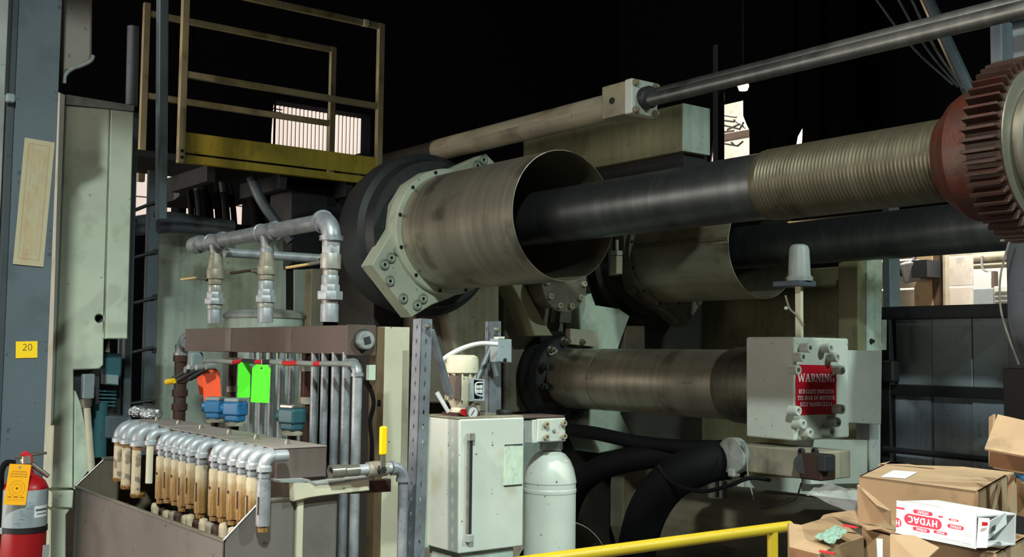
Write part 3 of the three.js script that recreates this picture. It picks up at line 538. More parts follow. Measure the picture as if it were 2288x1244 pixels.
{
  const a = [-2.799, 2.171, -5.2], b = [-2.636, 2.159, -5.2];
  part('shaft', box(a[0], b[0], 0, a[1], -5.4, -5.2, 0.006), M.columnDark);
  part('cap', box(a[0] - 0.02, b[0], a[1], a[1] + 0.012, -5.42, -5.18, 0.002), M.grey);
  part('lower_cover', box(a[0] - 0.01, b[0], 0, [-2.793, 1.548, -5.18][1], -5.2, -5.17, 0.004), M.black);
}
solo('hanging_wire', tube([[-2.746, 2.171, -5.14], [-2.77, 2.098, -5.14], [-2.797, 1.99, -5.14], [-2.798, 1.836, -5.14], [-2.764, 1.705, -5.14], [-2.713, 1.565, -5.14]], 0.005, 40, 6), M.grey, 'thin pale wire hanging loose along the slate column', 'wire');

// ================================================================ left side
const ORD = 'first second third fourth fifth sixth seventh eighth ninth tenth eleventh twelfth thirteenth fourteenth fifteenth'.split(' ');
const PY = [0, 1, 0], NY = [0, -1, 0];
thing('steel_column', 'tall blue grey steel column with faded placard at the left edge', 'column');
{
  const a = [-5, 2.119, -1.105], b = [-5, 2.133, -1.282], l = [-5, 2.116, -1.073];
  part('front_flange', box(-5.03, -5, 0, 9.4, b[2], a[2], 0.003), M.column);
  part('web', box(-5.3, -5.03, 0, 9.4, (a[2] + b[2]) / 2 - 0.012, (a[2] + b[2]) / 2 + 0.012, 0.002), M.columnDark);
  part('back_flange', box(-5.33, -5.3, 0, 9.4, b[2], a[2], 0.003), M.columnDark);
  part('edge_strip', box(-5.02, -4.992, 0, 9.4, a[2] + 0.002, l[2], 0.004), M.columnDark);
  part('side_post', box(-5.1, -5.02, 0, 9.4, l[2] + 0.002, l[2] + 0.2, 0.004), M.grey);
  part('slotted_chain', box(-4.99, -4.98, [-5, 2.667, -1.073][1], 4.4, [-5, 2.892, -1.075][2], [-5, 2.889, -1.059][2], 0.003), M.black);
  part('clamp', box(-4.99, -4.96, [-5, 2.635, -1.081][1], [-5, 2.674, -1.08][1], [-5, 2.661, -1.098][2], [-5, 2.655, -1.062][2], 0.008), M.blueGrey);
}
const placardMat = printed(0.2, 0.88, 220, (x, w, h) => {
  x.fillStyle = '#b0a58a'; x.fillRect(0, 0, w, h);
  for (let i = 0; i < 260; i++) { x.fillStyle = `rgba(${150 + rnd() * 40 | 0},${120 + rnd() * 40 | 0},${80 + rnd() * 30 | 0},0.09)`; const r = 6 + rnd() * 34; x.beginPath(); x.ellipse(w * (0.15 + 0.7 * rnd()), h * (0.05 + 0.92 * rnd()), r * 0.6, r * 1.6, 0, 0, 7); x.fill(); }
  x.strokeStyle = 'rgba(150,110,60,0.4)'; x.lineWidth = 7; x.strokeRect(w * 0.16, h * 0.04, w * 0.68, h * 0.91); x.lineWidth = 3; x.strokeRect(w * 0.3, h * 0.09, w * 0.4, h * 0.82);
  x.fillStyle = 'rgba(90,70,40,0.7)'; for (let i = 0; i < 24; i++) x.fillRect(w * rnd(), h * rnd(), 3, 4);
});
solo('placard', slab([-4.994, 1.947, -1.138], [-4.994, 1.941, -1.262], [-4.994, 2.497, -1.134], 0.004), placardMat, 'tall faded cream placard with brown stains on the blue grey column', 'placard');
const twentyMat = printed(0.09, 0.07, 256, (x, w, h) => { x.fillStyle = '#ffcf0a'; x.fillRect(0, 0, w, h); x.fillStyle = '#5a4a10'; x.font = h * 0.56 + 'px sans-serif'; x.textAlign = 'center'; x.fillText('20', w * 0.54, h * 0.56); });
solo('number_label', slab([-4.996, 1.546, -1.152], [-4.996, 1.549, -1.239], [-4.996, 1.617, -1.147], 0.002), twentyMat, 'small yellow label reading 20 on the blue grey column', 'label');
thing('hanging_guard', 'brownish grey curved sheet guard hanging beside the column top', 'guard');
part('sheet', plateX(zy([-5.2, 3.317, -1.322], [-5.2, 2.838, -1.344], [-5.2, 2.806, -1.353], [-5.2, 2.863, -1.367], [-5.2, 2.898, -1.426], [-5.2, 2.932, -1.473], [-5.2, 2.97, -1.476], [-5.2, 3.349, -1.466]), -5.2, 0.04, [], 0.012), M.lid);
part('rolled_edge', tube([[-5.19, 2.804, -1.353], [-5.19, 2.843, -1.357], [-5.19, 2.876, -1.384], [-5.19, 2.9, -1.427], [-5.19, 2.933, -1.47], [-5.19, 2.956, -1.477]], 0.01, 30, 8), M.grey);

thing('machine_cabinet', 'tall pale green machine cabinet with seam, round hole and stepped foot', 'cabinet');
{
  const x = -5.98;
  const hole = ring([-5.98, 1.75, -1.786][2], [-5.98, 1.75, -1.786][1], 0.021, 20);
  part('panel', plateX(zy([-5.98, 2.87, -1.572], [-5.98, 0.867, -1.572], [-5.98, 0.86, -1.684], [-5.98, 1.35, -1.67], [-5.98, 1.476, -1.665], [-5.98, 1.481, -1.796], [-5.98, 1.502, -1.817], [-5.98, 1.641, -1.814], [-5.98, 1.641, -1.819], [-5.98, 2.884, -1.802]), x, 0.34, [hole], 0.006), M.green);
  part('panel', plateX(zy([-5.98, 2.884, -1.806], [-5.98, 1.641, -1.822], [-5.98, 1.643, -1.94], [-5.98, 2.888, -1.93]), x, 0.34, [], 0.006), M.green);
  part('top_trim', plateX(zy([-5.98, 2.93, -1.572], [-5.98, 2.877, -1.572], [-5.98, 2.892, -1.93], [-5.98, 2.923, -1.931]), x + 0.004, 0.33, [], 0.003), M.grey, cur, 'grey top edge strip');
  part('hole_liner', lathe([x - 0.06, [-5.98, 1.75, -1.786][1], [-5.98, 1.75, -1.786][2]], PX, [[0, 0.001], [0, 0.021], [0.062, 0.021]], 20), M.black);
  part('gusset', plateX(zy([-5.98, 1.368, -1.672], [-5.98, 0.855, -1.688], [-5.98, 0.98, -1.777], [-5.98, 1.089, -1.75], [-5.98, 1.302, -1.701]), x + 0.02, 0.03, [], 0.003), M.greenLight);
  part('foot_block', plateX(zy([-5.98, 0.853, -1.57], [-5.98, 0.771, -1.573], [-5.98, 0.758, -1.681], [-5.98, 0.848, -1.684]), x + 0.02, 0.3, [], 0.006), M.green);
  part('foot', plateX(zy([-5.98, 0.757, -1.574], [-5.98, 0.115, -1.59], [-5.98, 0.103, -1.674], [-5.98, 0.723, -1.655], [-5.98, 0.754, -1.676]), x, 0.3, [], 0.006), M.green);
part('side_flange', plateX(zy([-5.965, 2.933, -1.534], [-5.965, 1.19, -1.554], [-5.965, 1.19, -1.567], [-5.965, 2.923, -1.564]), -5.965, 0.3, [], 0.003), M.white, cur, 'pale cream side flange');
  part('junction_box', box(-5.99, -5.94, [-5.98, 1.325, -1.728][1], [-5.98, 1.455, -1.723][1], [-5.98, 1.419, -1.764][2], [-5.98, 1.42, -1.706][2], 0.006), M.blueGrey, cur, 'grey junction box in the recess');
  part('recess_back', box(-6.1, -6.05, [-5.98, 1.29, -1.729][1], [-5.98, 1.481, -1.722][1], [-5.98, 1.419, -1.822][2], [-5.98, 1.42, -1.672][2], 0.003), M.darkPaint);
  part('conduit', rod([-5.95, 1.291, -1.73], [-5.95, 0.927, -1.771], 0.018, 0.018, 14), M.cream, cur, 'dull brass coloured conduit');
  part('conduit_nut', rod([-5.95, 1.326, -1.724], [-5.95, 1.284, -1.73], 0.03, 0.026, 14), M.bright);
}
thing('drive_motor', 'dark green valve motor with grey ribbed boxes behind the trough', 'motor');
{
  const x = -6.15;
  part('upper_body', plateX(zy([-6.15, 1.561, -1.878], [-6.15, 1.394, -1.884], [-6.15, 1.384, -1.948], [-6.15, 1.45, -1.97], [-6.15, 1.562, -1.971]), x, 0.2, [], 0.01), M.teal);
  part('cream_wedge', plateX(zy([-6.15, 1.571, -1.87], [-6.15, 1.566, -1.895], [-6.15, 1.635, -1.892]), x + 0.02, 0.02), M.cream);
  part('body', plateX(zy([-6.15, 1.45, -1.848], [-6.15, 1.024, -1.864], [-6.15, 1.017, -2.017], [-6.15, 1.537, -1.999], [-6.15, 1.537, -1.942]), x - 0.1, 0.25, [], 0.01), M.darkPaint);
  for (let i = 0; i < 5; i++) part('fin', plateX(zy([-6.15, 1.36, -1.876], [-6.15, 1.35, -1.876], [-6.15, 1.346, -1.959], [-6.15, 1.356, -1.958]).map((p) => [p[0], p[1] - i * 0.0197]), x - 0.04, 0.06, [], 0.002), M.teal);
  part('grey_box', plateX(zy([-6.15, 1.223, -1.869], [-6.15, 1.101, -1.871], [-6.15, 1.085, -2.027], [-6.15, 1.214, -2.022]), x + 0.04, 0.2, [], 0.008), M.steelBlue, cur, 'blue grey box');
  part('grey_box', plateX(zy([-6.15, 1.448, -1.877], [-6.15, 1.394, -1.879], [-6.15, 1.388, -1.947], [-6.15, 1.443, -1.945]), x + 0.03, 0.1, [], 0.006), M.blueGrey);
  part('outlet', rod([-6.15, 1.292, -1.854], [-6.15, 1, -1.855], 0.045), M.teal);
}
// ladder
thing('fixed_ladder', 'dark slate steel ladder with bolted rungs beside the green cabinet', 'ladder');
{
  const x = -6.35;
  const st = (p, q, w) => plateX(zy([0, p[1], p[2] + w], [0, q[1], q[2] + w], [0, q[1], q[2] - w], [0, p[1], p[2] - w]), x, 0.05, [], 0.004);
  part('stile', st([-6.35, 2.64, -2.19], [x, 0, [-6.35, 0.863, -2.224][2] + 0.02], 0.034), M.slate);
  part('stile', st([-6.35, 2.968, -2.055], [x, 0, [-6.35, 0.87, -2.102][2] + 0.02], 0.022), M.slate);
  for (const [p, q] of [[[-6.38, 2.114, -2.074], [-6.34, 2.156, -2.197]], [[-6.38, 1.848, -2.08], [-6.34, 1.888, -2.204]], [[-6.38, 1.566, -2.088], [-6.34, 1.598, -2.211]], [[-6.38, 1.272, -2.095], [-6.34, 1.292, -2.219]]]) part('rung', rod(p, q, 0.011, 0.011, 10), M.dark);
  part('rung', rod([-6.38, 2.395, -2.082], [-6.34, 2.448, -2.187], 0.011, 0.011, 10), M.dark);
  for (const p of [[-6.347, 2.376, -2.2], [-6.347, 2.159, -2.205], [-6.347, 1.894, -2.211], [-6.347, 1.583, -2.217], [-6.347, 1.284, -2.224]]) part('slot', cbox(p, 0.008, 0.03, 0.026, 0.002), M.black);
  part('back_panel', plateX(zy([-6.35, 2.288, -2.091], [-6.35, 1.201, -2.114], [-6.35, 1.199, -2.197], [-6.35, 2.294, -2.164]), x - 0.3, 0.02), M.slate);
  part('edge_strip', plateX(zy([-6.35, 2.107, -2.126], [-6.35, 1.878, -2.126], [-6.35, 1.878, -2.137], [-6.35, 2.108, -2.137]), x - 0.27, 0.01), M.grey);
}
solo('square_tube', plateX(zy([-6.2, 3.716, -2.124], [-6.2, 2.333, -2.163], [-6.2, 2.337, -2.215], [-6.2, 3.728, -2.179]), -6.2, 0.06, [], 0.005), M.steelBlue, 'bright blue grey square tube rising in front of the ladder', 'tube');
solo('conduit_pipe', rod([-6.3, 3.454, -2.013], [-6.3, 2.994, -2.019], 0.033, 0.033, 18), M.slate, 'dull grey pipe standing behind the cabinet top left of the platform', 'pipe');

// yellow platform
thing('access_platform', 'yellow painted access platform with guard rails high beside the machine', 'platform');
{
  const x = -6.73, xb = -7.43, w = 0.022;
  const za = [-6.73, 2.95, -2.484][2], zb = [-6.73, 3.139, -3.927][2], yd = [-6.73, 2.829, -3.927][1], yt = [-6.73, 3.949, -3.931][1], ym = [-6.73, 3.343, -3.922][1];
  const yb = [-6.73, 2.774, -3.921][1], yk = [-6.73, 2.97, -3.916][1];
  part('post', box(x - 0.045, x, yb - 0.005, 4.5, za - w, za + w, 0.003), M.yellowDull);
  part('post', box(x - 0.045, x, yb - 0.005, yt, zb - w, zb + w, 0.003), M.yellowDull);
  part('top_rail', box(x - 0.04, x - 0.004, yt - 0.042, yt, zb, za + 0.3, 0.003), M.yellowDull);
  part('middle_rail', box(x - 0.04, x - 0.006, ym - 0.021, ym + 0.021, zb, za, 0.003), M.yellowDull);
  part('toe_board', box(x - 0.02, x - 0.012, yd + 0.01, yk, zb + 0.012, za - 0.012, 0.002), M.yellow);
  part('deck_beam', box(x - 0.05, x - 0.008, yb, yd - 0.004, zb + 0.012, za - 0.012, 0.002), M.yellow);
  part('deck', box(xb, x - 0.05, yb + 0.01, yd, zb, za + 0.3, 0.002), M.dark);
  for (const [z, y] of [[za, yb + 0.03], [za, yb + 0.07], [zb, yb + 0.03], [zb, yb + 0.07]]) bolt(hexGeo, [x, y, z], PX, 0.009, 0.008, M.black);
  const z1 = [-7.43, 3.592, -3.912][2], z0 = [-7.43, 3.366, -2.469][2], y1 = [-7.43, 3.926, -3.904][1], y2 = [-7.43, 3.329, -3.9][1];
  part('post', box(xb - 0.04, xb, yd, y1, z1 - w, z1 + w, 0.003), M.yellowDull);
  part('post', box(xb - 0.04, xb, yd - 0.1, y1 + 0.05, z0 - w, z0 + w, 0.003), M.yellowDull);
  part('top_rail', box(xb - 0.04, xb - 0.004, y1 - 0.042, y1, z1, z0, 0.003), M.yellowDull);
  part('middle_rail', box(xb - 0.04, xb - 0.006, y2 - 0.021, y2 + 0.021, z1, z0, 0.003), M.yellowDull);
  for (const f of [0.15, 0.5, 0.85]) part('cross_beam', box(xb, x - 0.05, yb - 0.1, yb + 0.01, za + (zb - za) * f - 0.03, za + (zb - za) * f + 0.03, 0.003), M.dark);
  part('clip', cbox([x - 0.02, yt - 0.02, zb + 0.13], 0.05, 0.05, 0.05, 0.01), M.cream);
}
// dark tank and hoses under the platform
thing('dark_tank', 'dark brown tank hanging below the yellow platform before the bright window', 'tank');
part('shell', plateX(zy([-8, 2.887, -2.908], [-8, 2.704, -2.914], [-8, 2.74, -3.513], [-8, 2.847, -3.815], [-8, 2.984, -3.811]), -8, 0.6, [], 0.03), M.darkPaint);
for (const p of [[-8.3, 2.935, -3.118], [-8.3, 3.012, -3.834]]) part('hanger', rod(p, [p[0], 9.5, p[2]], 0.008, 0.008, 8), M.soot);
for (let i = 0; i < 13; i++) {
  const px = [[415, 420], [432, 436], [446, 448], [462, 462], [478, 480], [492, 492], [508, 512], [535, 560], [552, 585], [575, 600], [600, 625], [622, 640], [648, 650]][i];
  const K = [[-7.6, 2.676, -2.843], [-7.6, 2.754, -3.662]], z = K[0][2] + (K[1][2] - K[0][2]) * (px[0] - 415) / 235, z2 = K[0][2] + (K[1][2] - K[0][2]) * (px[1] - 415) / 235;
  solo('drop_hose', tube([[-8.05, 3.02, z], [-7.7, 2.95, z + 0.01], [-7.58, 2.7, z2], [-7.5, 2.2, z2 - 0.02]], 0.022 + 0.01 * (i % 3) + (i > 6 ? 0.014 : 0), 20, 8), i % 4 === 1 ? M.darkPaint : M.rubber, 'dark hose dropping from the tank under the platform, ' + ORD[i] + ' counting from the ladder', 'hose', 'hoses dropping from the dark tank');
}
for (const [pts, r, l] of [
  [[[-6.9, 2.375, -2.26], [-6.9, 2.422, -2.483], [-6.9, 2.41, -2.692], [-6.9, 2.403, -2.908]], 0.05, 'thick grey lagged hose lying topmost above the pale green panel'],
  [[[-6.85, 2.327, -2.24], [-6.85, 2.364, -2.466], [-6.85, 2.367, -2.643], [-6.85, 2.362, -2.888]], 0.035, 'thinner grey lagged hose lying lowest above the pale green panel'],
  [[[-6.9, 2.756, -3.025], [-6.85, 2.589, -3.088], [-6.8, 2.441, -3.183], [-6.75, 2.321, -3.261]], 0.035, 'black hose sloping down behind the galvanised manifold pipe'],
]) solo('lagged_hose', tube(pts, r, 30, 12), r > 0.034 && r < 0.036 && pts[0][1] > 2.9 ? M.rubber : M.slate, l, 'hose');
solo('dark_machinery', plateX(zy([-6.95, 2.762, -3.312], [-6.95, 2.154, -3.329], [-6.95, 2.18, -3.801], [-6.95, 2.591, -4.069], [-6.95, 2.79, -4.065]), -6.95, 0.3, [], 0.04), M.dark, 'dark brown machinery mass behind the manifold elbow', 'machine');
thing('machine_cover', 'large pale green machine panel behind the galvanised pipes', 'panel');
{
  const x = -7;
  part('sheet', plateX(zy([-7, 2.349, -2.404], [-7, 0.111, -2.452], [-7, -0.001, -3.413], [-7, 2.361, -3.347], [-7, 2.368, -2.888]), x, 0.03, [], 0.004), M.greenGrey);
  part('sheet', plateX(zy([-7, 2.239, -3.409], [-7, -0.007, -3.464], [-7, -0.024, -3.618], [-7, 2.253, -3.635]), x, 0.03, [], 0.004), M.greenGrey);
  part('dark_channel', box(-7.05, -7.01, 0, [-7, 2.238, -3.385][1], [-7, 2.161, -3.421][2], [-7, 2.157, -3.346][2], 0.004), M.black);
  part('upright', plateX(zy([-6.8, 2.152, -3.448], [-6.8, 1.752, -3.448], [-6.8, 1.754, -3.544], [-6.8, 2.157, -3.54]), -6.8, 0.1), M.beige);
}
thing('round_tank', 'pale green round tank with steel lid ring behind the brown header', 'tank');
{
  const c = [-6.1, 1.81, -2.79];
  part('shell', lathe([c[0], 0.2, c[2]], PY, [[0, 0.001], [0, 0.235], [c[1] - 0.22, 0.235]], 48), M.greenGrey);
  part('lid', lathe([c[0], c[1] - 0.03, c[2]], PY, [[0, 0.235], [0, 0.245], [0.02, 0.245], [0.045, 0.21], [0.055, 0.12], [0.055, 0.001]], 48, 0.35), M.grey, cur, 'grey steel lid with rim');
}

// galvanised manifold
thing('pipe_manifold', 'galvanised pipe manifold with end elbow and three valved drops', 'pipe manifold');
{
  const z = -2.11, e = [-3.996, 2.132, -2.11], a = [-5.485, 2.127, -2.11], t1 = [-5.201, 2.125, -2.11], t2 = [-4.609, 2.129, -2.11];
  const y = (e[1] + a[1]) / 2, r = 0.034;
  part('main_pipe', rod([a[0] + 0.02, y, z], [e[0] - 0.07, y, z], r, r, 28), M.galv);
  part('end_cap', lathe([a[0] - 0.02, y, z], PX, [[0, 0.001], [0, 0.042], [0.05, 0.046], [0.1, 0.046], [0.1, 0.03]], 28, 0.4), M.galv);
  for (const t of [t1, t2]) {
    const tee = part('tee', lathe([t[0] - 0.08, y, z], PX, [[0, r], [0, 0.043], [0.02, 0.043], [0.022, 0.039], [0.138, 0.039], [0.14, 0.043], [0.16, 0.043], [0.16, r]], 28, 0.4), M.galv);
    part('tee_branch', lathe([t[0], y, z], NY, [[0.02, 0.036], [0.06, 0.028], [0.075, 0.026], [0.075, 0.031], [0.095, 0.031], [0.095, 0.02]], 24, 0.4), M.galv, tee);
  }
  part('elbow', elbow([e[0], y, z], [-1, 0, 0], NY, 0.075, 0.04, 0.018), M.galv);
  const hd = (name, x, y0, y1, r0, m, r1 = r0, seg = 26) => part(name, lathe([x, y1, z], PY, [[0, 0.001], [0, r1], [0.004, r1 + 0.001], [y0 - y1 - 0.004, r0 + 0.001], [y0 - y1, r0], [y0 - y1, 0.001]], seg, 0.4), m);
  const drop = (px, rows, s) => { for (const [n, ya, yb2, ha, m, hb, seg] of rows) hd(n, px, ya, yb2, ha * s, m, (hb || ha) * s, seg); };
  const Y3 = (p) => [-3.995, 2.113, -2.11][1] - (p - 500) * 0.00171, Y2 = (p) => [-4.611, 2.166, -2.11][1] - (p - 500) * 0.00187, Y1 = (p) => [-5.214, 2.218, -2.11][1] - (p - 500) * 0.00203;
  drop(e[0], [['nipple', Y3(520), Y3(556), 21, M.galvLight], ['hex_end', Y3(553), Y3(573), 23, M.galvLight, 23, 6], ['valve_body', Y3(572), Y3(608), 24, M.fitting], ['valve_neck', Y3(608), Y3(624), 18, M.fitting], ['coupling', Y3(624), Y3(646), 20, M.galvLight], ['union_end', Y3(646), Y3(663), 23, M.galvLight, 23, 8], ['union_nut', Y3(662), Y3(682), 31, M.galvLight, 31, 8], ['union_tail', Y3(682), Y3(692), 19, M.fitting], ['nipple', Y3(692), Y3(735), 21, M.galvLight]], 0.00171);
  drop(t2[0], [['valve_taper', Y2(546), Y2(604), 13, M.brass, 19], ['valve_body', Y2(604), Y2(624), 22, M.brass], ['valve_neck', Y2(624), Y2(637), 18, M.brass], ['coupling', Y2(639), Y2(660), 18, M.galvLight], ['union_end', Y2(660), Y2(676), 20, M.galvLight, 20, 8], ['union_nut', Y2(675), Y2(691), 25, M.galvLight, 25, 8], ['union_tail', Y2(691), Y2(704), 19, M.fitting], ['nipple', Y2(704), Y2(740), 18, M.galvLight]], 0.00187);
  drop(t1[0], [['valve_taper', Y1(568), Y1(612), 13, M.brass, 19], ['valve_body', Y1(612), Y1(636), 21, M.brass], ['valve_neck', Y1(636), Y1(650), 17, M.brass], ['coupling', Y1(652), Y1(670), 17, M.fitting], ['union_end', Y1(669), Y1(685), 20, M.galvLight, 20, 8], ['union_nut', Y1(684), Y1(698), 25, M.galvLight, 25, 8], ['union_tail', Y1(698), Y1(710), 18, M.fitting], ['nipple', Y1(710), Y1(745), 16, M.galvLight]], 0.00203);
  for (const [p, m, q, grip, gm] of [[[-4.032, 1.96, -2.09], [-4.072, 1.948, -2.05], [-4.225, 1.941, -2.03], 0.02, M.gripFaded], [[-4.649, 1.95, -2.09], [-4.647, 1.952, -2.05], [-4.811, 1.947, -2.03], 0.014, M.rust], [[-5.252, 1.945, -2.09], [-5.292, 1.95, -2.05], [-5.434, 1.946, -2.03], 0.016, M.gripFaded]]) {
    const h = part('handle', rod(p, m, 0.011, 0.009, 12), M.bright);
    const L = V(m).distanceTo(V(q)), g = new RoundedBoxGeometry(0.012, L, 0.03, 1, 0.005); g.translate(0, L / 2, 0); part('grip', along(uvw(g), m, V(q).sub(V(m)).toArray()), gm, h);
    part('stem_nut', rod([p[0], p[1], p[2] - 0.02], [p[0], p[1], p[2] + 0.012], 0.014, 0.014, 6), M.rust, h);
  }
}
solo('branch_pipe', rod([-5.25, 2.081, -2.174], [-5.25, 2.083, -2.727], 0.024, 0.024, 20), M.galvLight, 'straight pale galvanised pipe crossing behind the three valves', 'pipe');

// brown header with its pipes
const ZH = -2.045;
thing('water_header', 'rust brown square header box with welded strips and round plug', 'header');
{
  const yt = 1.694, yb = 1.582, xe = -3.726, xs = [-5.42, [-4.879, 1.678, -2.045][0], [-4.254, 1.674, -2.045][0], xe];
  for (let i = 0; i < 3; i++) part('section', box(xs[i] + 0.004, xs[i + 1] - 0.004, yb, yt, -2.162, ZH - (i === 1 ? 0.004 : 0), 0.003), M.brown);
  for (const i of [1, 2]) part('weld_strip', box(xs[i] - 0.02, xs[i] + 0.045, yb + 0.002, yt - 0.002, -2.16, ZH + 0.003, 0.002), M.boxBrown);
  part('end_plate', box(xe - 0.002, xe + 0.006, yb - 0.004, yt + 0.002, -2.17, ZH + 0.002, 0.002), M.brown);
  const c = [-3.72, 1.636, -2.112];
  const plug = part('plug', lathe([xe + 0.004, c[1], c[2]], PX, [[0, 0.036], [0.03, 0.036], [0.034, 0.032], [0.034, 0.001]], 32, 0.4), M.grey, cur, 'round grey pipe plug');
  part('plug_recess', turn(box(xe + 0.034, xe + 0.042, c[1] - 0.014, c[1] + 0.014, c[2] - 0.014, c[2] + 0.014, 0.002), [xe, c[1], c[2]], 0.25, 0, 0), M.darkPaint, plug);
  part('weld_bead', lathe([xe + 0.004, c[1], c[2]], PX, [[0, 0.045], [0.006, 0.041], [0.008, 0.036]], 28), M.darkPaint, plug);
  for (const x of [[-4.639, 1.566, -2.075][0], [-4.553, 1.567, -2.075][0], [-4.47, 1.568, -2.075][0], [-4.389, 1.569, -2.075][0], [-4.302, 1.569, -2.075][0], [-4.07, 1.572, -2.075][0], [-3.983, 1.573, -2.075][0]]) part('drain_stub', cbox([x, yb - 0.012, ZH - 0.03], 0.008, 0.026, 0.008, 0.002), M.cream);
}
solo('hose_coil', tube([[-3.83, 1.477, -2.2], [-3.779, 1.44, -2.2], [-3.756, 1.392, -2.2], [-3.781, 1.32, -2.2], [-3.764, 1.242, -2.2], [-3.765, 1.112, -2.2]], 0.02, 40, 10), M.rubber, 'black rubber hose hanging between the elbow pipe and the cream post', 'hose');
thing('header_post', 'cream chipped steel post with brown side carrying the brown header', 'post');
{
  const x = -3.74, a = [-3.74, 1.392, -2.221], b = [-3.74, 1.39, -2.337];
  part('post', box(x - 0.06, x, 0, 1.692, b[2], a[2], 0.003), M.cream);
  part('side_strip', box(x - 0.058, x + 0.001, 0, 1.69, a[2] + 0.001, [-3.74, 1.393, -2.187][2], 0.002), M.stripBrown, cur, 'brown side strip');
  part('rust_strip', box(x, x + 0.003, 0, 1.6, b[2] + 0.002, [-3.74, 1.39, -2.305][2], 0.001), M.beige);
  part('tab', box(x - 0.02, x + 0.004, [-3.74, 1.511, -2.156][1] - 0.03, [-3.74, 1.511, -2.156][1] + 0.03, a[2] + 0.04, a[2] + 0.07, 0.002), M.greenLight);
}
// riser pipes under the header: five in front, six behind
const risers = [[700, -2.06, 0.0155, 'fifth'], [724, -2.06, 0.0155, 'fourth'], [748, -2.06, 0.0165, 'third'], [772, -2.06, 0.017, 'second']];
const RX = { 700: [-4.018, 1.383, -2.06], 724: [-3.93, 1.386, -2.06], 748: [-3.841, 1.39, -2.06], 772: [-3.754, 1.394, -2.06] };
for (const [p, z, r, n] of risers) solo('riser_pipe', rod([RX[p][0], 0, z], [RX[p][0], 1.59, z], r, r, 18), M.galv, 'grey galvanised riser pipe under the header, ' + n + ' counting back from the elbow pipe', 'pipe');
thing('elbow_pipe', 'galvanised riser pipe with elbow joined to the red taped cable', 'pipe');
{
  const z = -2.02, c = [-3.595, 1.543, -2.02];
  part('riser', rod([c[0], 0, z], [c[0], c[1] - 0.03, z], 0.0185, 0.0185, 20), M.galvLight);
  part('elbow', elbow([c[0], c[1], z], [-1, 0, 0], NY, 0.035, 0.02, 0.012), M.galv);
}
const RB = [[-5.159, 1.327, -2.3], [-5.043, 1.332, -2.3], [-4.931, 1.337, -2.3], [-4.827, 1.342, -2.3], [-4.717, 1.347, -2.3], [-4.607, 1.352, -2.3]];
RB.forEach((q, i) => solo('riser_pipe', rod([q[0], 0, -2.3], [q[0], 1.585, -2.3], 0.017, 0.017, 14), M.galv, 'grey riser pipe in the shaded rear row, ' + ORD[i] + ' counting from the blue actuators', 'pipe', 'riser pipes of the shaded rear row'));
thing('rust_pipe', 'thick dark rusty pipe with couplings dropping from the header left end', 'pipe');
{
  const z = -2.2, c = [-5.927, 1.647, -2.2], y0 = [-5.897, 1.615, -2.2][1], y = (p) => y0 - (p - 770) * 0.0023, x = [-5.873, 1.419, -2.2][0];
  part('elbow', elbow([x, c[1] - 0.01, z], [1, 0, 0], NY, 0.075, 0.034, 0.02), M.galv);
  part('riser', rod([x, 0, z], [x, y(770), z], 0.033, 0.033, 22), M.rustPipe);
  for (const p of [800, 850, 882, 915]) part('coupling', lathe([x, y(p + 10), z], PY, [[0, 0.033], [0, 0.042], [0.035, 0.042], [0.035, 0.033]], 22, 0.4), M.rustPipe);
}
for (const [px, l] of [[520, 'thin dark rusty pipe with fittings behind the orange tag'], [676, 'dark red rusty pipe standing beside the teal actuator']]) {
  const K = { 520: [-5.168, 1.484, -2.2], 676: [-4.269, 1.465, -2.15] }, q = K[px];
  thing('rust_pipe', l, 'pipe');
  part('riser', rod([q[0], 0.4, q[2]], [q[0], 1.585, q[2]], 0.02, 0.02, 16), px === 676 ? M.rust : M.rustPipe);
  for (const d of [0.04, -0.1]) part('coupling', lathe([q[0], q[1] + d, q[2]], PY, [[0, 0.02], [0, 0.028], [0.03, 0.028], [0.03, 0.02]], 18, 0.4), M.brass);
}
thing('taped_cable', 'grey cable with red tape bands running under the brown header', 'cable');
{
  const z = -2.0, P = [[456, 806], [478, 805], [526, 806], [548, 807], [578, 808], [594, 807], [612, 809], [640, 808], [652, 806], [672, 809], [708, 808], [722, 809], [760, 811], [790, 812]];
  const A = [-5.039, 1.538, -2], B = [-3.59, 1.548, -2], f = (p) => [A[0] + (B[0] - A[0]) * (1 / (1200 + 456 - 0) - 1 / (1200 + p[0])) / (1 / 1656 - 1 / 1990), A[1] + (B[1] - A[1]) * (p[0] - 456) / 334 + Math.sin(p[0]) * 0.004, z];
  for (let i = 0; i + 1 < P.length; i++) part('segment', rod(f(P[i]), f(P[i + 1]), 0.0105, 0.0105, 12), [2, 4, 7, 8, 10].includes(i) ? M.redPaint : i === 3 || i === 5 ? M.darkPaint : M.grey);
}
thing('valve_levers', 'three slanting black valve levers with yellow tip below the header left end', 'valve');
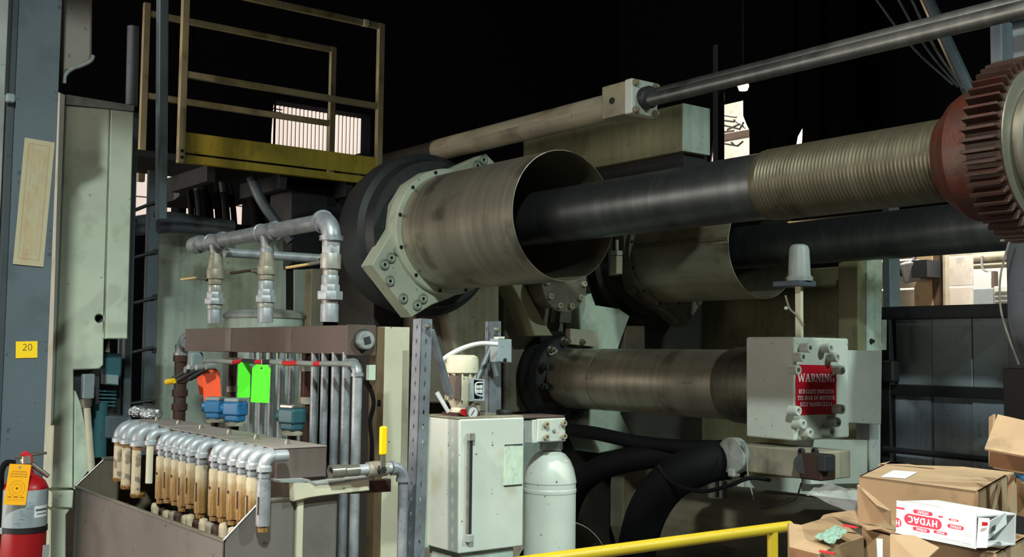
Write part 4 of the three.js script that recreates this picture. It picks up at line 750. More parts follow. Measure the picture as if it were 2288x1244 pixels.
{
  const z = -1.98;
  for (const [p, q] of [[[-5.458, 1.426, -1.98], [-5.166, 1.493, -1.98]], [[-5.316, 1.437, -1.98], [-5.02, 1.508, -1.98]], [[-5.157, 1.45, -1.98], [-4.9, 1.515, -1.98]]]) {
    const l = part('lever', rod(p, q, 0.012, 0.012, 10), M.darkPaint);
    part('lever_pivot', lathe([q[0], q[1], z - 0.015], PZ, [[0, 0.001], [0, 0.017], [0.04, 0.017], [0.04, 0.001]], 14), M.grey, l);
  }
  part('tip', rod([-5.437, 1.426, -1.97], [-5.338, 1.436, -1.97], 0.016, 0.014, 12), M.yellowGrip);
  part('valve_body', cbox([-5.254, 1.513, -2.04], 0.07, 0.13, 0.06, 0.012), M.blueGrey);
  part('nut', cbox([-5.133, 1.506, -1.96], 0.022, 0.022, 0.012, 0.003), M.paper);
  part('nut', cbox([-5.024, 1.506, -1.96], 0.022, 0.022, 0.012, 0.003), M.paper);
}
// tags
function tagShape(w, h) { return [[-w / 2, 0], [w / 2, 0], [w / 2, h - w * 0.2], [w / 2 - w * 0.2, h], [-w / 2 + w * 0.2, h], [-w / 2, h - w * 0.2]]; }
function tag(name, label, c, w, h, m, ry, rz) {
  thing(name, label, 'tag');
  const g = extr(tagShape(w, h), 0.0016, [ring(0, h - w * 0.18, w * 0.06, 12)], 0); g.rotateZ(rz); g.rotateY(ry); g.translate(c[0], c[1], c[2]);
  part('card', uvw(g), m);
  const t = V(0, h - w * 0.15, 0).applyEuler(new THREE.Euler(0, 0, rz)).applyEuler(new THREE.Euler(0, ry, 0)).add(V(c));
  part('string', rod(t.toArray(), [t.x, t.y + 0.035, t.z], 0.0015, 0.0015, 6), M.paper);
}
tag('paper_tag', 'bright neon green tag hanging flat below the taped cable', [-4.333, 1.372, -1.97], 0.083, 0.16, M.neon, 0.75, -0.02);
tag('paper_tag', 'narrow neon green tag turned edge on beside the flat green one', [-4.572, 1.383, -2], 0.055, 0.155, M.neon, 1.35, 0);
tag('paper_tag', 'crumpled fluorescent orange tag hanging above the blue actuator', [-4.963, 1.331, -2.02], 0.09, 0.17, M.orange, 0.7, 0.1);
tag('paper_tag', 'smaller fluorescent orange tag half hidden behind the crumpled orange one', [-5.18, 1.374, -2.07], 0.06, 0.13, M.orange, 0.9, 0.2);
// actuators
function actuator(label, c, m, capM, s, ry) {
  thing('valve_actuator', label, 'actuator');
  const b = (w, h, d, x, y, z, r) => { const g = uvw(new RoundedBoxGeometry(w * s, h * s, d * s, 2, r * s)); g.translate(x * s, y * s, z * s); g.rotateY(ry); g.translate(c[0], c[1], c[2]); return g; };
  part('body', b(0.1, 0.07, 0.09, 0, 0, 0, 0.012), m);
  part('skirt', b(0.085, 0.04, 0.075, 0, -0.045, 0, 0.012), m);
  part('lid', b(0.088, 0.022, 0.08, 0.0, 0.044, 0, 0.008), capM, cur, 'worn grey topped lid');
  const d = V(-1, 0, 0.4).applyEuler(new THREE.Euler(0, ry, 0)).normalize(), p = V(c).addScaledVector(d, 0.04 * s);
  part('port', rod(p.toArray(), p.clone().addScaledVector(d, 0.03 * s).toArray(), 0.026 * s, 0.026 * s, 20), m);
  part('flange', lathe([c[0], c[1] - 0.085 * s, c[2]], PY, [[0, 0.02 * s], [0, 0.05 * s], [0.01 * s, 0.05 * s], [0.022 * s, 0.03 * s]], 24), M.brass);
  part('stem', rod([c[0], 0, c[2]], [c[0], c[1] - 0.08 * s, c[2]], 0.02 * s, 0.02 * s, 12), M.rustPipe);
}
actuator('blue valve actuator box nearest the orange tags', [-4.691, 1.339, -1.92], M.blue, M.blueGrey, 0.8, 0.7);
actuator('blue valve actuator box below the narrow green tag', [-4.517, 1.338, -1.94], M.blue, M.blueGrey, 0.86, 0.55);
actuator('dark teal valve actuator with silvery lid before the riser pipes', [-3.923, 1.339, -1.92], M.teal, M.bright, 0.86, 0.3);

// fire extinguisher
thing('fire_extinguisher', 'red fire extinguisher with grey label band hanging on the column', 'fire extinguisher');
const EX = [-4.725, 0.956, -1.145];
{
  const [x, y, z] = EX, r = 0.086, yt = y + 0.112;
  part('cylinder', lathe([x, y - 0.32, z], PY, [[0, 0.001], [0, 0.07], [0.01, r - 0.006], [0.03, r], [0.395, r], [0.42, r - 0.012], [0.44, 0.05], [0.45, 0.03], [0.47, 0.026], [0.47, 0.001]], 48, 0.6), M.red);
  const lab = printed(0.54, 0.15, 1024, (c, w, h) => {
    c.fillStyle = '#97a0a6'; c.fillRect(0, 0, w, h); c.fillStyle = '#c01020'; c.fillRect(0, 0, w * 0.3, h); c.fillRect(w * 0.78, 0, w * 0.3, h);
    c.fillStyle = '#8b959b'; c.fillRect(w * 0.42, h * 0.3, w * 0.14, h * 0.7); c.fillStyle = '#3a4850'; for (let i = 0; i < 12; i++) c.fillRect(w * (0.43 + 0.1 * rnd()), h * (0.3 + i * 0.055), w * 0.05 * rnd(), 3);
    c.fillStyle = '#e6e9ec'; c.fillRect(w * 0.57, h * 0.42, w * 0.14, h * 0.3); c.fillStyle = '#5a6870'; c.fillRect(w * 0.58, h * 0.5, w * 0.12, h * 0.06); c.fillRect(w * 0.59, h * 0.62, w * 0.1, h * 0.03); c.fillStyle = '#e6e9ec'; c.fillRect(w * 0.74, 0, w * 0.025, h * 0.5);
  }, 0.4);
  const lg = new THREE.CylinderGeometry(r + 0.0012, r + 0.0012, 0.15, 48, 1, true); lg.rotateY(-1.815); lg.translate(x, y - 0.005, z);
  part('label', lg, lab);
  part('strap', lathe([x, y - 0.098, z], PY, [[0, r], [0, r + 0.004], [0.022, r + 0.004], [0.022, r]], 40, 0.4), M.black, cur, 'black strap');
  part('valve', lathe([x, yt, z], PY, [[0, 0.024], [0.05, 0.02], [0.06, 0.026], [0.09, 0.022], [0.09, 0.001]], 20), M.bright);
  part('lever', plateX(zy([-4.725, 1.155, -1.098], [-4.725, 1.144, -1.106], [-4.725, 1.155, -1.173], [-4.725, 1.16, -1.221], [-4.725, 1.169, -1.221], [-4.725, 1.17, -1.145]), x + 0.01, 0.03, [], 0.004), M.bright, cur, 'steel squeeze lever');
  part('carry_handle', rod([-4.725, 1.138, -1.146], [-4.725, 1.069, -1.232], 0.011, 0.009, 10), M.bright);
  part('pull_pin', plateX(zy([-4.725, 1.165, -1.118], [-4.725, 1.127, -1.157], [-4.725, 1.13, -1.167], [-4.725, 1.159, -1.163], [-4.725, 1.178, -1.138]), x + 0.02, 0.02, [], 0.004), M.redPaint, cur, 'red plastic pull pin');
  part('hose', tube([[-4.725, 1.13, -1.103], [-4.725, 1.131, -1.069], [-4.725, 1.104, -1.054], [-4.725, 1.016, -1.054], [-4.725, 0.874, -1.063], [-4.725, 0.75, -1.074]], 0.012, 40, 10), M.rubber);
  part('hose_clip', cbox([-4.705, 0.867, -1.059], 0.01, 0.025, 0.02, 0.003), M.paper);
  part('bracket', box(-5.0, x - r + 0.01, y - 0.05, y + 0.05, z - 0.03, z + 0.03, 0.004), M.black);
  part('sticker', slab([-4.657, 0.754, -1.206], [-4.685, 0.75, -1.237], [-4.657, 0.804, -1.204], 0.002), M.paper);
}
const exTag = printed(0.09, 0.17, 256, (c, w, h) => {
  c.fillStyle = '#ffb000'; c.fillRect(0, 0, w, h); c.fillStyle = '#7a3c00'; c.textAlign = 'center';
  for (const [t, y, s] of [['DO NOT REMOVE', 0.2, 0.045], ['FIRE EXTINGUISHER', 0.26, 0.045], ['RECHARGE RECORD', 0.32, 0.045]]) { c.font = 'bold ' + h * s + 'px sans-serif'; c.fillText(t, w / 2, h * y, w * 0.8); }
  c.strokeStyle = '#a85a00'; c.lineWidth = 4; c.beginPath(); c.arc(w / 2, h * 0.6, w * 0.22, 0, 7); c.stroke(); c.beginPath(); c.arc(w / 2, h * 0.6, w * 0.36, 0, 7); c.stroke(); c.fillRect(w * 0.45, h * 0.57, w * 0.1, h * 0.05);
  for (let i = 0; i < 3; i++) c.fillRect(w * (0.12 + 0.29 * i), h * 0.8, w * 0.18, h * 0.02); c.fillRect(w * 0.1, h * 0.86, w * 0.8, 2); c.fillRect(w * 0.1, h * 0.9, w * 0.8, 2);
  c.fillStyle = '#a08a80'; c.beginPath(); c.arc(w / 2, h * 0.08, w * 0.07, 0, 7); c.fill();
});
solo('inspection_tag', slab([-4.625, 0.98, -1.051], [-4.625, 0.972, -1.131], [-4.625, 1.138, -1.052], 0.0015), exTag, 'yellow orange inspection tag hanging on the red fire extinguisher', 'tag');

// ================================================================ steel trough with spray boxes
const tz = -1.343, tl = -4.74, tr = -3.184;
thing('steel_trough', 'open grey steel drip trough with slanted ends below the spray boxes', 'trough');
{
  const end = [[tz, 0.25], [tz, 1.02], [-1.452, 1.122], [-1.6, 1.136], [-1.72, 1.136], [-1.72, 0.25]];
  part('front_sheet', box(tl, tr, 0.25, 1.02, tz - 0.005, tz, 0.001), M.trough);
  part('front_rim', box(tl, tr, 1.014, 1.023, tz - 0.009, tz + 0.003, 0.002), M.bright);
  for (const [x, n] of [[tr, 0], [tl + 0.005, 1]]) {
    part('end_sheet', plateX(end, x, 0.005, [], 0), n ? M.troughIn : M.trough);
    part('end_rim', join([rod([x - 0.002, 1.02, tz], [x - 0.002, 1.122, -1.452], 0.0045, 0.0045, 8), box(x - 0.03, x + 0.003, 1.122, 1.134, -1.62, -1.452, 0.002)]), M.bright);
  }
  part('back_sheet', box(tl, tr, 0.25, 1.18, -1.725, -1.72, 0.001), M.troughIn);
  part('bottom_sheet', box(tl, tr, 0.25, 0.256, -1.72, tz, 0.001), M.troughIn);
  part('back_frame', box(tr - 0.02, tr + 0.012, 0.0, 1.13, -1.6, -1.578, 0.002), M.cream, cur, 'pale upright frame strip');
  part('splash_bar', box(tl, tr, 1.17, 1.185, -1.58, -1.56, 0.002), M.trough);
}
// standing pegs in the trough
const pegN = 15;
for (let i = 0; i < pegN; i++) {
  const x = -4.05 + i * 0.058 + rr(-0.006, 0.006), h = i > 10 ? 1.045 - (i - 10) * 0.006 : 1.02 + rr(-0.01, 0.012), r = 0.0165;
  solo('standing_peg', lathe([x, 0.256, -1.44 + rr(-0.006, 0.006)], PY, [[0, 0.001], [0, r], [h - 0.275, r], [h - 0.262, r * 0.8], [h - 0.258, 0.001]], 16, 0.4), [M.sleeve, M.rust, M.sleeve, M.brass, M.pegDark, M.sleeve][i % 6], 'round topped peg in the trough below the sleeves, ' + ORD[i] + ' counting from the cabinet end', 'peg', 'pegs standing in the trough');
}
// three spray boxes with elbows and sleeves
const boxX = [[-4.64, -4.175, 1.296], [-4.168, -3.662, 1.292], [-3.655, -3.2, 1.289]];
const bx = ['spray box nearest the green cabinet with four cream splash sleeves', 'middle spray box with six brown stained slotted sleeves', 'spray box at the trough open end with six stained sleeves'];
const E0 = [[[-4.518, 1.205, -1.45][0], [-4.419, 1.213, -1.45][0], [-4.297, 1.215, -1.45][0], [-4.156, 1.224, -1.45][0]], [[-4.03, 1.222, -1.45][0], [-3.955, 1.22, -1.45][0], [-3.879, 1.216, -1.45][0], [-3.809, 1.217, -1.45][0], [-3.737, 1.221, -1.45][0], [-3.647, 1.223, -1.45][0]], [[-3.525, 1.22, -1.45][0], [-3.453, 1.219, -1.45][0], [-3.373, 1.22, -1.45][0], [-3.303, 1.218, -1.45][0], [-3.228, 1.219, -1.45][0], [-3.146, 1.219, -1.45][0]]];
boxX.forEach(([x0, x1, yt], b) => {
  thing('spray_box', 'rusty grey ' + bx[b], 'spray box');
  part('body', box(x0, x1, 1.19, yt - 0.003, -1.69, -1.524 + b * 0.003, 0.002), M.boxBrown);
  part('lid', box(x0 - 0.003, x1 + 0.003, yt - 0.004, yt, -1.69, -1.518 + b * 0.003, 0.001), M.lid, cur, 'pale grey lid plate');
  for (const f of [0.25, 0.78]) bolt(hexGeo, [x0 + (x1 - x0) * f, yt, -1.6], PY, 0.009, 0.012, M.bright);
  E0[b].forEach((x, i) => {
    const r = b ? 0.019 : (i < 3 ? 0.026 : 0.019), R = r * 1.55, zz = -1.45, yc = 1.275 - (b ? 0.006 : 0);
    const yr = yc - R - r * 0.6;
    const e = part('elbow', join([elbow([x, yc, zz], [0, 0, -1], NY, R, r, 0), lathe([x, yr, zz], PY, [[-0.004, r * 0.8], [-0.004, r * 1.22], [0.01, r * 1.2], [0.016, r]], 20), rod([x, yc, zz - R], [x, yc, -1.524], r, r, 16)]), M.galvLight);
    if (b === 0) {
      const L = [0.15, 0.17, 0.19, 0.15][i];
      const n = 12, g = [], prof = [];
      for (let k = 0; k <= n; k++) { const t = Math.PI * (0.0 + k / n); prof.push([x - Math.cos(t) * r * 1.02, zz + Math.sin(t) * r * 1.02 - 0.004]); }
      for (let k = n; k >= 0; k--) { const t = Math.PI * (k / n); prof.push([x - Math.cos(t) * r * 0.88, zz + Math.sin(t) * r * 0.88 - 0.004]); }
      part('sleeve', plateY(prof, yr + 0.002, L, [], 0), i === 3 ? M.cream : M.sleeve, e, 'open half round cream sleeve');
      if (i < 3) part('sleeve_lip', lathe([x, yr - L - 0.012, zz - 0.004], PY, [[0, r * 1.0], [0.012, r * 1.12], [0.02, r * 0.95]], 16), M.sleeve, e);
    } else {
      part('threaded_end', lathe([x, yr - 0.035, zz], PY, [[0, r * 0.85], [0.012, r * 0.85], [0.012, r * 0.96], [0.024, r * 0.96], [0.024, r * 0.82], [0.036, r * 0.82]], 18, 0.4), M.galv, e);
      const L = 0.15 + rr(-0.012, 0.012), y0 = yr - 0.03 - L, last = b === 2 && i === 5;
      part('sleeve', lathe([x, y0, zz], PY, [[0.004, r * 0.9], [0, r * 1.12], [0.02, r * 1.14], [L - 0.01, r * 1.14], [L, r * 1.05], [L, r * 0.7]], 22, 0.5), last ? M.galv : M.sleeve, e, last ? 'plain grey sleeve' : 'brown stained sleeve');
      if (i % 2 || i === 4) part('slot', cbox([x + r * 0.4, y0 + L * 0.45, zz + r * 1.04], 0.008, L * 0.4, 0.004, 0.002), M.pegDark, e);
      else bolt(socketGeo, [x + r * 0.35, y0 + L * 0.6, zz + r * 1.06], PZ, 0.005, 0.003, M.pegDark, e, 'hole');
      part('sleeve_foot', lathe([x, y0 - 0.018, zz], PY, [[0, r * 0.6], [0, r * 0.82], [0.016, r * 0.86], [0.02, r * 0.86]], 16), M.sleeve, e);
    }
  });
});
thing('steel_wool', 'crumpled shiny steel wool pad lying on the first spray box', 'steel wool');
{
  for (const [px, s] of [[312, 1], [336, 0.9]]) {
    const K = { 312: [-4.797, 1.306, -1.62], 336: [-4.656, 1.311, -1.62] }, c = K[px];
    const g = new THREE.IcosahedronGeometry(0.05 * s, 5), p = g.attributes.position, v = V(0, 0, 0);
    for (let i = 0; i < p.count; i++) { v.fromBufferAttribute(p, i); const n = Math.sin(v.x * 260 + px) * Math.sin(v.y * 310 + 2) * Math.sin(v.z * 280) + 0.6 * Math.sin(v.x * 520 + v.z * 470); v.multiplyScalar(1 + 0.14 * n); p.setXYZ(i, v.x * 1.15, v.y * 0.5, v.z); }
    g.computeVertexNormals(); g.translate(c[0], 1.296 + 0.024 * s, c[2]); part('clump', g, M.foil);
  }
}
// bracket arm and drain pipe at the trough end
thing('bracket_arm', 'cream chipped flat bracket arm reaching from trough to post', 'bracket');
{
  const x = -3.15;
  part('arm', plateX(zy([-3.15, 1.183, -1.552], [-3.15, 1.125, -1.556], [-3.15, 1.132, -1.606], [-3.15, 1.135, -1.652], [-3.15, 1.14, -1.825], [-3.15, 1.181, -1.824], [-3.15, 1.169, -1.683], [-3.15, 1.173, -1.62], [-3.15, 1.186, -1.598]), x, 0.035, [], 0.003), M.cream);
  part('top_flange', plateX(zy([-3.15, 1.193, -1.503], [-3.15, 1.186, -1.506], [-3.15, 1.179, -1.604], [-3.15, 1.167, -1.626], [-3.15, 1.177, -1.831], [-3.15, 1.186, -1.83], [-3.15, 1.176, -1.629], [-3.15, 1.19, -1.604]), x, 0.07, [], 0.001), M.grey);
  part('rust_bar', plateX(zy([-3.15, 1.17, -1.764], [-3.15, 1.13, -1.765], [-3.15, 1.127, -1.926], [-3.15, 1.169, -1.925]), x - 0.03, 0.03, [], 0.003), M.pegDark);
}
thing('drain_valve', 'open galvanised drain pipe with yellow handled ball valve', 'valve');
{
  const x = -3.12, a = [-3.12, 1.213, -1.663], e = [-3.12, 1.213, -1.914], y = a[1], m = [-3.12, 1.215, -1.832];
  part('pipe_end', lathe([x, y, a[2]], [0, 0, -1], [[0.03, 0.014], [0, 0.0155], [0, 0.0215], [0.045, 0.0215], [0.05, 0.019], [0.1, 0.019]], 26, 0.4), M.bright);
  part('pipe', rod([x, y, a[2] - 0.1], [x, y, e[2] + 0.03], 0.018, 0.018, 20), M.galvLight);
  part('valve_body', lathe([x, y, m[2] + 0.035], [0, 0, -1], [[0, 0.018], [0, 0.024], [0.02, 0.026], [0.05, 0.026], [0.07, 0.024], [0.07, 0.018]], 20, 0.4), M.brass);
  part('stem_nut', rod([x + 0.015, y, m[2]], [x + 0.045, y, m[2]], 0.016, 0.012, 6), M.dark);
  const q = [-3.08, 1.354, -1.808], b = [-3.08, 1.26, -1.808];
  const h = part('handle', box(x + 0.036, x + 0.042, y - 0.01, b[1] + 0.01, m[2] - 0.009, m[2] + 0.009, 0.002), M.bright);
  part('grip', box(x + 0.03, x + 0.046, b[1], q[1], m[2] - 0.0135, m[2] + 0.0135, 0.007), M.yellowGrip, h, 'yellow lever grip');
  part('elbow', elbow([x, y, e[2] - 0.02], PZ, NY, 0.04, 0.02, 0.012), M.galv);
  part('down_pipe', rod([x, 0, e[2] - 0.02], [x, y - 0.04, e[2] - 0.02], 0.017, 0.017, 18), M.galv);
}
// slotted angle frame
function angleIron(name, b, t, w1, w2, m, slots) {
  const H = V(b).distanceTo(V(t)), hs = (o) => { const l = []; for (let y = H - 0.03; y > 0.06; y -= 0.048) l.push([[o - 0.0045, y], [o, y + 0.013], [o + 0.0045, y], [o, y - 0.013]]); return l; };
  const g1 = plateX([[0, 0], [0, H], [-w1, H], [-w1, 0]], 0, 0.003, slots ? hs(-w1 * 0.5) : [], 0);
  const g2 = plateZ([[0, 0], [0, H], [-w2, H], [-w2, 0]], 0, 0.003, slots ? hs(-w2 * 0.5) : [], 0);
  return part(name, along(join([g1, g2]), b, V(t).sub(V(b)).toArray()), m);
}
thing('slotted_post', 'slotted grey steel angle post with diagonal brace left of the reservoir', 'post');
{
  const t = [-3.146, 1.709, -2.011], b = [-3.112, 0.691, -1.969];
  angleIron('post', b, t, 0.044, 0.052, M.postGrey, true);
  bolt(hexGeo, [-3.126, 1.683, -2.023], PX, 0.009, 0.012, M.bright);
  part('brace', rod([-3.179, 1.669, -2.07], [-3.217, 1.447, -2.178], 0.016, 0.016, 4), M.postGrey);
}
thing('slotted_post', 'slotted grey steel angle post with small box behind the pump motor', 'post');
{
  angleIron('post', [-3.365, 1.337, -2.459], [-3.348, 1.712, -2.44], 0.06, 0.02, M.postGrey, true);
  bolt(hexGeo, [-3.323, 1.682, -2.46], PX, 0.01, 0.014, M.bright);
  part('brace', rod([-3.351, 1.625, -2.462], [-3.351, 1.489, -2.394], 0.014, 0.014, 4), M.steelBlue);
  part('gusset', rod([-3.349, 1.574, -2.454], [-3.338, 1.506, -2.476], 0.01, 0.01, 4), M.blueGrey);
}
thing('junction_box', 'small grey junction box on the slotted post above the pump', 'junction box');
{
  const a = [-3.256, 1.646, -2.419], b = [-3.229, 1.559, -2.464], x = a[0];
  part('box', plateX(zy([-3.256, 1.646, -2.417], [-3.256, 1.561, -2.418], [-3.256, 1.557, -2.485], [-3.256, 1.645, -2.484]), x, 0.05, [], 0.003), M.blueGrey);
  part('lid_tab', plateX(zy([-3.256, 1.654, -2.421], [-3.256, 1.646, -2.421], [-3.256, 1.646, -2.45], [-3.256, 1.655, -2.45]), x, 0.03, [], 0.001), M.white);
  bolt(hexGeo, [-3.256, 1.568, -2.451], PX, 0.006, 0.008, M.dark);
}
solo('white_cable', tube([[-3.281, 1.56, -2.181], [-3.284, 1.586, -2.223], [-3.273, 1.614, -2.284], [-3.254, 1.628, -2.341], [-3.226, 1.626, -2.395]], 0.0085, 40, 10), M.paper, 'white cable curving over the pump motor to the junction box', 'cable');

// hydraulic power unit
thing('oil_reservoir', 'off white oil reservoir tank with sight gauge and blank placard', 'reservoir');
{
  const x = -3.148, z0 = -2.179, zr = -2.463, xl = -3.366, y0 = 0.9, y1 = 1.362;
  part('tank', box(xl, x, y0, y1, zr, z0, 0.006), M.white);
  part('top_plate', box(xl - 0.02, x - 0.006, y1, y1 + 0.006, zr, z0 + 0.002, 0.002), M.beige);
  const g0 = [-3.148, 1.315, -2.219], g1 = [-3.148, 0.938, -2.222];
  part('sight_gauge', box(x, x + 0.012, g1[1] + 0.02, g0[1] - 0.02, g0[2] - 0.008, g0[2] + 0.008, 0.003), M.dark, cur, 'dark sight gauge tube');
  part('gauge_rail', box(x, x + 0.014, g1[1] + 0.02, g0[1] - 0.02, g0[2] + 0.006, g0[2] + 0.011, 0.001), M.bright);
  part('gauge_end', box(x, x + 0.02, g0[1] - 0.028, g0[1], g0[2] - 0.013, g0[2] + 0.013, 0.004), M.grey);
  part('gauge_end', box(x, x + 0.02, g1[1], g1[1] + 0.028, g0[2] - 0.013, g0[2] + 0.013, 0.004), M.grey);
  part('placard', slab([-3.145, 1.123, -2.375], [-3.145, 1.119, -2.454], [-3.145, 1.264, -2.371], 0.003), M.greenLight, cur, 'scratched blank placard');
  part('placard_frame', join([[1127, 995, 1167, 996], [1127, 1084, 1167, 1083]].map((_, i) => box(x, x + 0.004, (i ? [-3.148, 1.121, -2.377][1] : [-3.148, 1.265, -2.375][1]) - 0.002, (i ? [-3.148, 1.121, -2.377][1] : [-3.148, 1.265, -2.375][1]) + 0.002, [-3.148, 1.252, -2.454][2], [-3.148, 1.256, -2.373][2], 0.001))), M.darkPaint);
  const m0 = [-3.354, 1.362, -2.167], m1 = [-3.363, 0.894, -2.167];
  part('mounting_strip', box(m0[0] - 0.02, m0[0] + 0.014, m1[1], m0[1], z0 - 0.02, z0 + 0.012, 0.002), M.greenLight, cur, 'pale green mounting strip');
  for (const p of [m0, m1]) bolt(hexGeo, [m0[0] - 0.003, p[1] + (p === m0 ? -0.025 : 0.025), z0 + 0.012], PZ, 0.009, 0.013, M.darkPaint);
  part('filler_cap', lathe([x - 0.08, y1 + 0.006, [-3.228, 1.362, -2.432][2]], PY, [[0, 0.03], [0.012, 0.032], [0.018, 0.03], [0.018, 0.001]], 24), M.black, cur, 'black filler cap');
  part('support', box(xl, x - 0.02, 0, y0, z0 - 0.26, z0 - 0.02, 0.01), M.greenGrey);
}
thing('pump_motor', 'cream pump motor with domed cowl and open terminal box', 'motor');
{
  const c = [-3.27, 1.444, -2.265], x = c[0], z = c[2], s = 0.00166, yb = 1.368, Y = (p) => [-3.27, 1.412, -2.266][1] - (p - 900) * s;
  part('cowl', lathe([x, Y(834), z], PY, [[0, 0.05], [0, 0.0625], [0.045, 0.0625], [0.058, 0.058], [0.064, 0.045], [0.064, 0.001]], 36, 0.5), M.cream);
  part('body', lathe([x, yb + 0.03, z], PY, [[0, 0.03], [0, 0.036], [0.02, 0.046], [Y(834) - yb - 0.03, 0.048]], 30, 0.5), M.cream);
  for (let i = 0; i < 12; i++) { const t = i * Math.PI / 6; part('fin', turn(box(x + 0.044, x + 0.058, yb + 0.055, Y(836), z - 0.003, z + 0.003, 0.001), [x, 0, z], 0, t, 0), M.cream); }
  part('foot', lathe([x, yb, z], PY, [[0, 0.042], [0.02, 0.042], [0.022, 0.036], [0.034, 0.034]], 24, 0.4), M.cream);
  const zb = z + 0.055;
  part('side_plate', plateZ(xy([-3.289, 1.512, -2.21], [-3.286, 1.435, -2.21], [-3.223, 1.428, -2.21], [-3.226, 1.513, -2.21]), zb, 0.03, [], 0.002), M.brown);
  const xb = x + 0.085;
  const tb = part('terminal_box', plateX(zy([-3.185, 1.503, -2.256], [-3.185, 1.422, -2.257], [-3.185, 1.42, -2.312], [-3.185, 1.498, -2.311]), xb, 0.03, [zy([-3.185, 1.497, -2.263], [-3.185, 1.43, -2.265], [-3.185, 1.428, -2.304], [-3.185, 1.493, -2.303])], 0.002), M.blueGrey, cur, 'open grey terminal box');
  part('back', plateX(zy([-3.211, 1.501, -2.276], [-3.211, 1.422, -2.277], [-3.211, 1.42, -2.331], [-3.211, 1.497, -2.33]), xb - 0.026, 0.01, [], 0), M.dark, tb);
  for (const p of [[-3.195, 1.472, -2.281], [-3.195, 1.472, -2.297], [-3.195, 1.456, -2.281], [-3.195, 1.456, -2.297]]) part('terminal', cbox(p, 0.012, 0.014, 0.014, 0.003), M.paper, tb);
  part('lead_wire', tube([[-3.19, 1.488, -2.307], [-3.185, 1.485, -2.271], [-3.185, 1.47, -2.268], [-3.185, 1.447, -2.272], [-3.19, 1.44, -2.303]], 0.003, 20, 6), M.paper, tb);
  part('gland', rod([x + 0.05, Y(900), z - 0.03], [x + 0.05, Y(916), z - 0.03], 0.018), M.brass);
  part('conduit', rod([-3.24, 1.453, -2.141], [-3.22, 1.383, -2.178], 0.0085, 0.007, 12), M.paper, cur, 'white fitting and hose end');
  part('pump_base', box(x - 0.05, x + 0.05, yb - 0.004, yb + 0.012, z - 0.05, z + 0.05, 0.004), M.rust);
}
thing('pressure_gauge', 'small round white pressure gauge below the pump terminal box', 'gauge');
{
  const c = [-3.185, 1.383, -2.258];
  part('case', lathe(c, PX, [[-0.02, 0.001], [-0.02, 0.023], [0, 0.025], [0.003, 0.023], [0.003, 0.0205], [0, 0.02]], 28, 0.4), M.bright);
  part('dial', lathe(c, PX, [[-0.002, 0.0205], [0.0005, 0.0205], [0.0005, 0.001]], 28), M.paper);
  part('needle', rod([c[0] + 0.002, c[1] - 0.01, c[2] + 0.007], [c[0] + 0.002, c[1] + 0.008, c[2] - 0.006], 0.0016, 0.0016, 6), M.black);
  part('red_cap', rod([c[0] - 0.02, c[1], c[2] + 0.03], [c[0] - 0.005, c[1], c[2] + 0.03], 0.012), M.red);
  part('stem', rod([c[0] - 0.01, 1.365, c[2]], [c[0] - 0.01, c[1], c[2]], 0.007), M.brass);
}
thing('valve_block', 'white valve block with four socket bolts beside the reservoir', 'valve block');
{
  const x = -3.22;
  part('block', plateX(zy([-3.22, 1.348, -2.583], [-3.22, 1.261, -2.582], [-3.22, 1.259, -2.723], [-3.22, 1.349, -2.72]), x, 0.15, [], 0.004), M.white);
  part('side_plate', plateX(zy([-3.22, 1.343, -2.528], [-3.22, 1.26, -2.529], [-3.22, 1.259, -2.561], [-3.22, 1.342, -2.56]), x - 0.01, 0.13, [], 0.002), M.grey);
  part('spacer', plateX(zy([-3.22, 1.345, -2.562], [-3.22, 1.259, -2.563], [-3.22, 1.258, -2.583], [-3.22, 1.345, -2.581]), x - 0.004, 0.14, [], 0.002), M.white);
  part('top_plate', box(x - 0.15, x - 0.006, [-3.22, 1.351, -2.579][1], [-3.22, 1.358, -2.579][1], [-3.22, 1.348, -2.72][2], [-3.22, 1.353, -2.515][2] - 0.0, 0.001), M.brown, cur, 'rusty brown top face');
  for (const p of [[-3.22, 1.327, -2.618], [-3.22, 1.329, -2.704], [-3.22, 1.28, -2.619], [-3.22, 1.28, -2.705]]) bolt(socketGeo, p, PX, 0.0115, 0.016, M.beige, cur, 'socket_bolt');
  bolt(hexGeo, [-3.22, 1.302, -2.662], PX, 0.007, 0.006, M.grey);
  part('neck', rod([-3.3, 1.223, -2.716], [-3.3, 1.255, -2.716], 0.045), M.grey);
}
thing('accumulator_bottle', 'white domed accumulator bottle standing beside the oil reservoir', 'bottle');
{
  const c = [-3.3, 1.223, -2.711], r = 0.1;
  part('shell', lathe([c[0], 0, c[2]], PY, [[0, 0.001], [0, r], [c[1] - 0.165, r], [c[1] - 0.16, r + 0.002], [c[1] - 0.15, r + 0.002], [c[1] - 0.145, r], [c[1] - 0.128, r], [c[1] - 0.124, r + 0.002], [c[1] - 0.116, r + 0.001], [c[1] - 0.1, r - 0.002], [c[1] - 0.07, r - 0.009], [c[1] - 0.04, r - 0.022], [c[1] - 0.018, r - 0.04], [c[1] - 0.006, r - 0.06], [c[1], 0.02], [c[1], 0.001]], 56, 0.25), M.white);
}

// ================================================================ right front: rail and cartons
thing('guard_rail', 'yellow painted pipe guard rail with post in front of the machine', 'rail');
{
  const x = -2.2, y = 1.07, zp = [-2.2, 1.044, -2.688][2], ze = [-2.2, 1.066, -2.771][2];
  part('rail', rod([x, y, -1.2], [x, y, ze], 0.0165, 0.0165, 20), M.yellowRail);
  part('post', rod([x, 0, zp], [x, y - 0.01, zp], 0.0165, 0.0165, 20), M.yellowRail);
  part('post', rod([x, 0, -1.25], [x, y - 0.01, -1.25], 0.0165, 0.0165, 20), M.yellowRail);
}
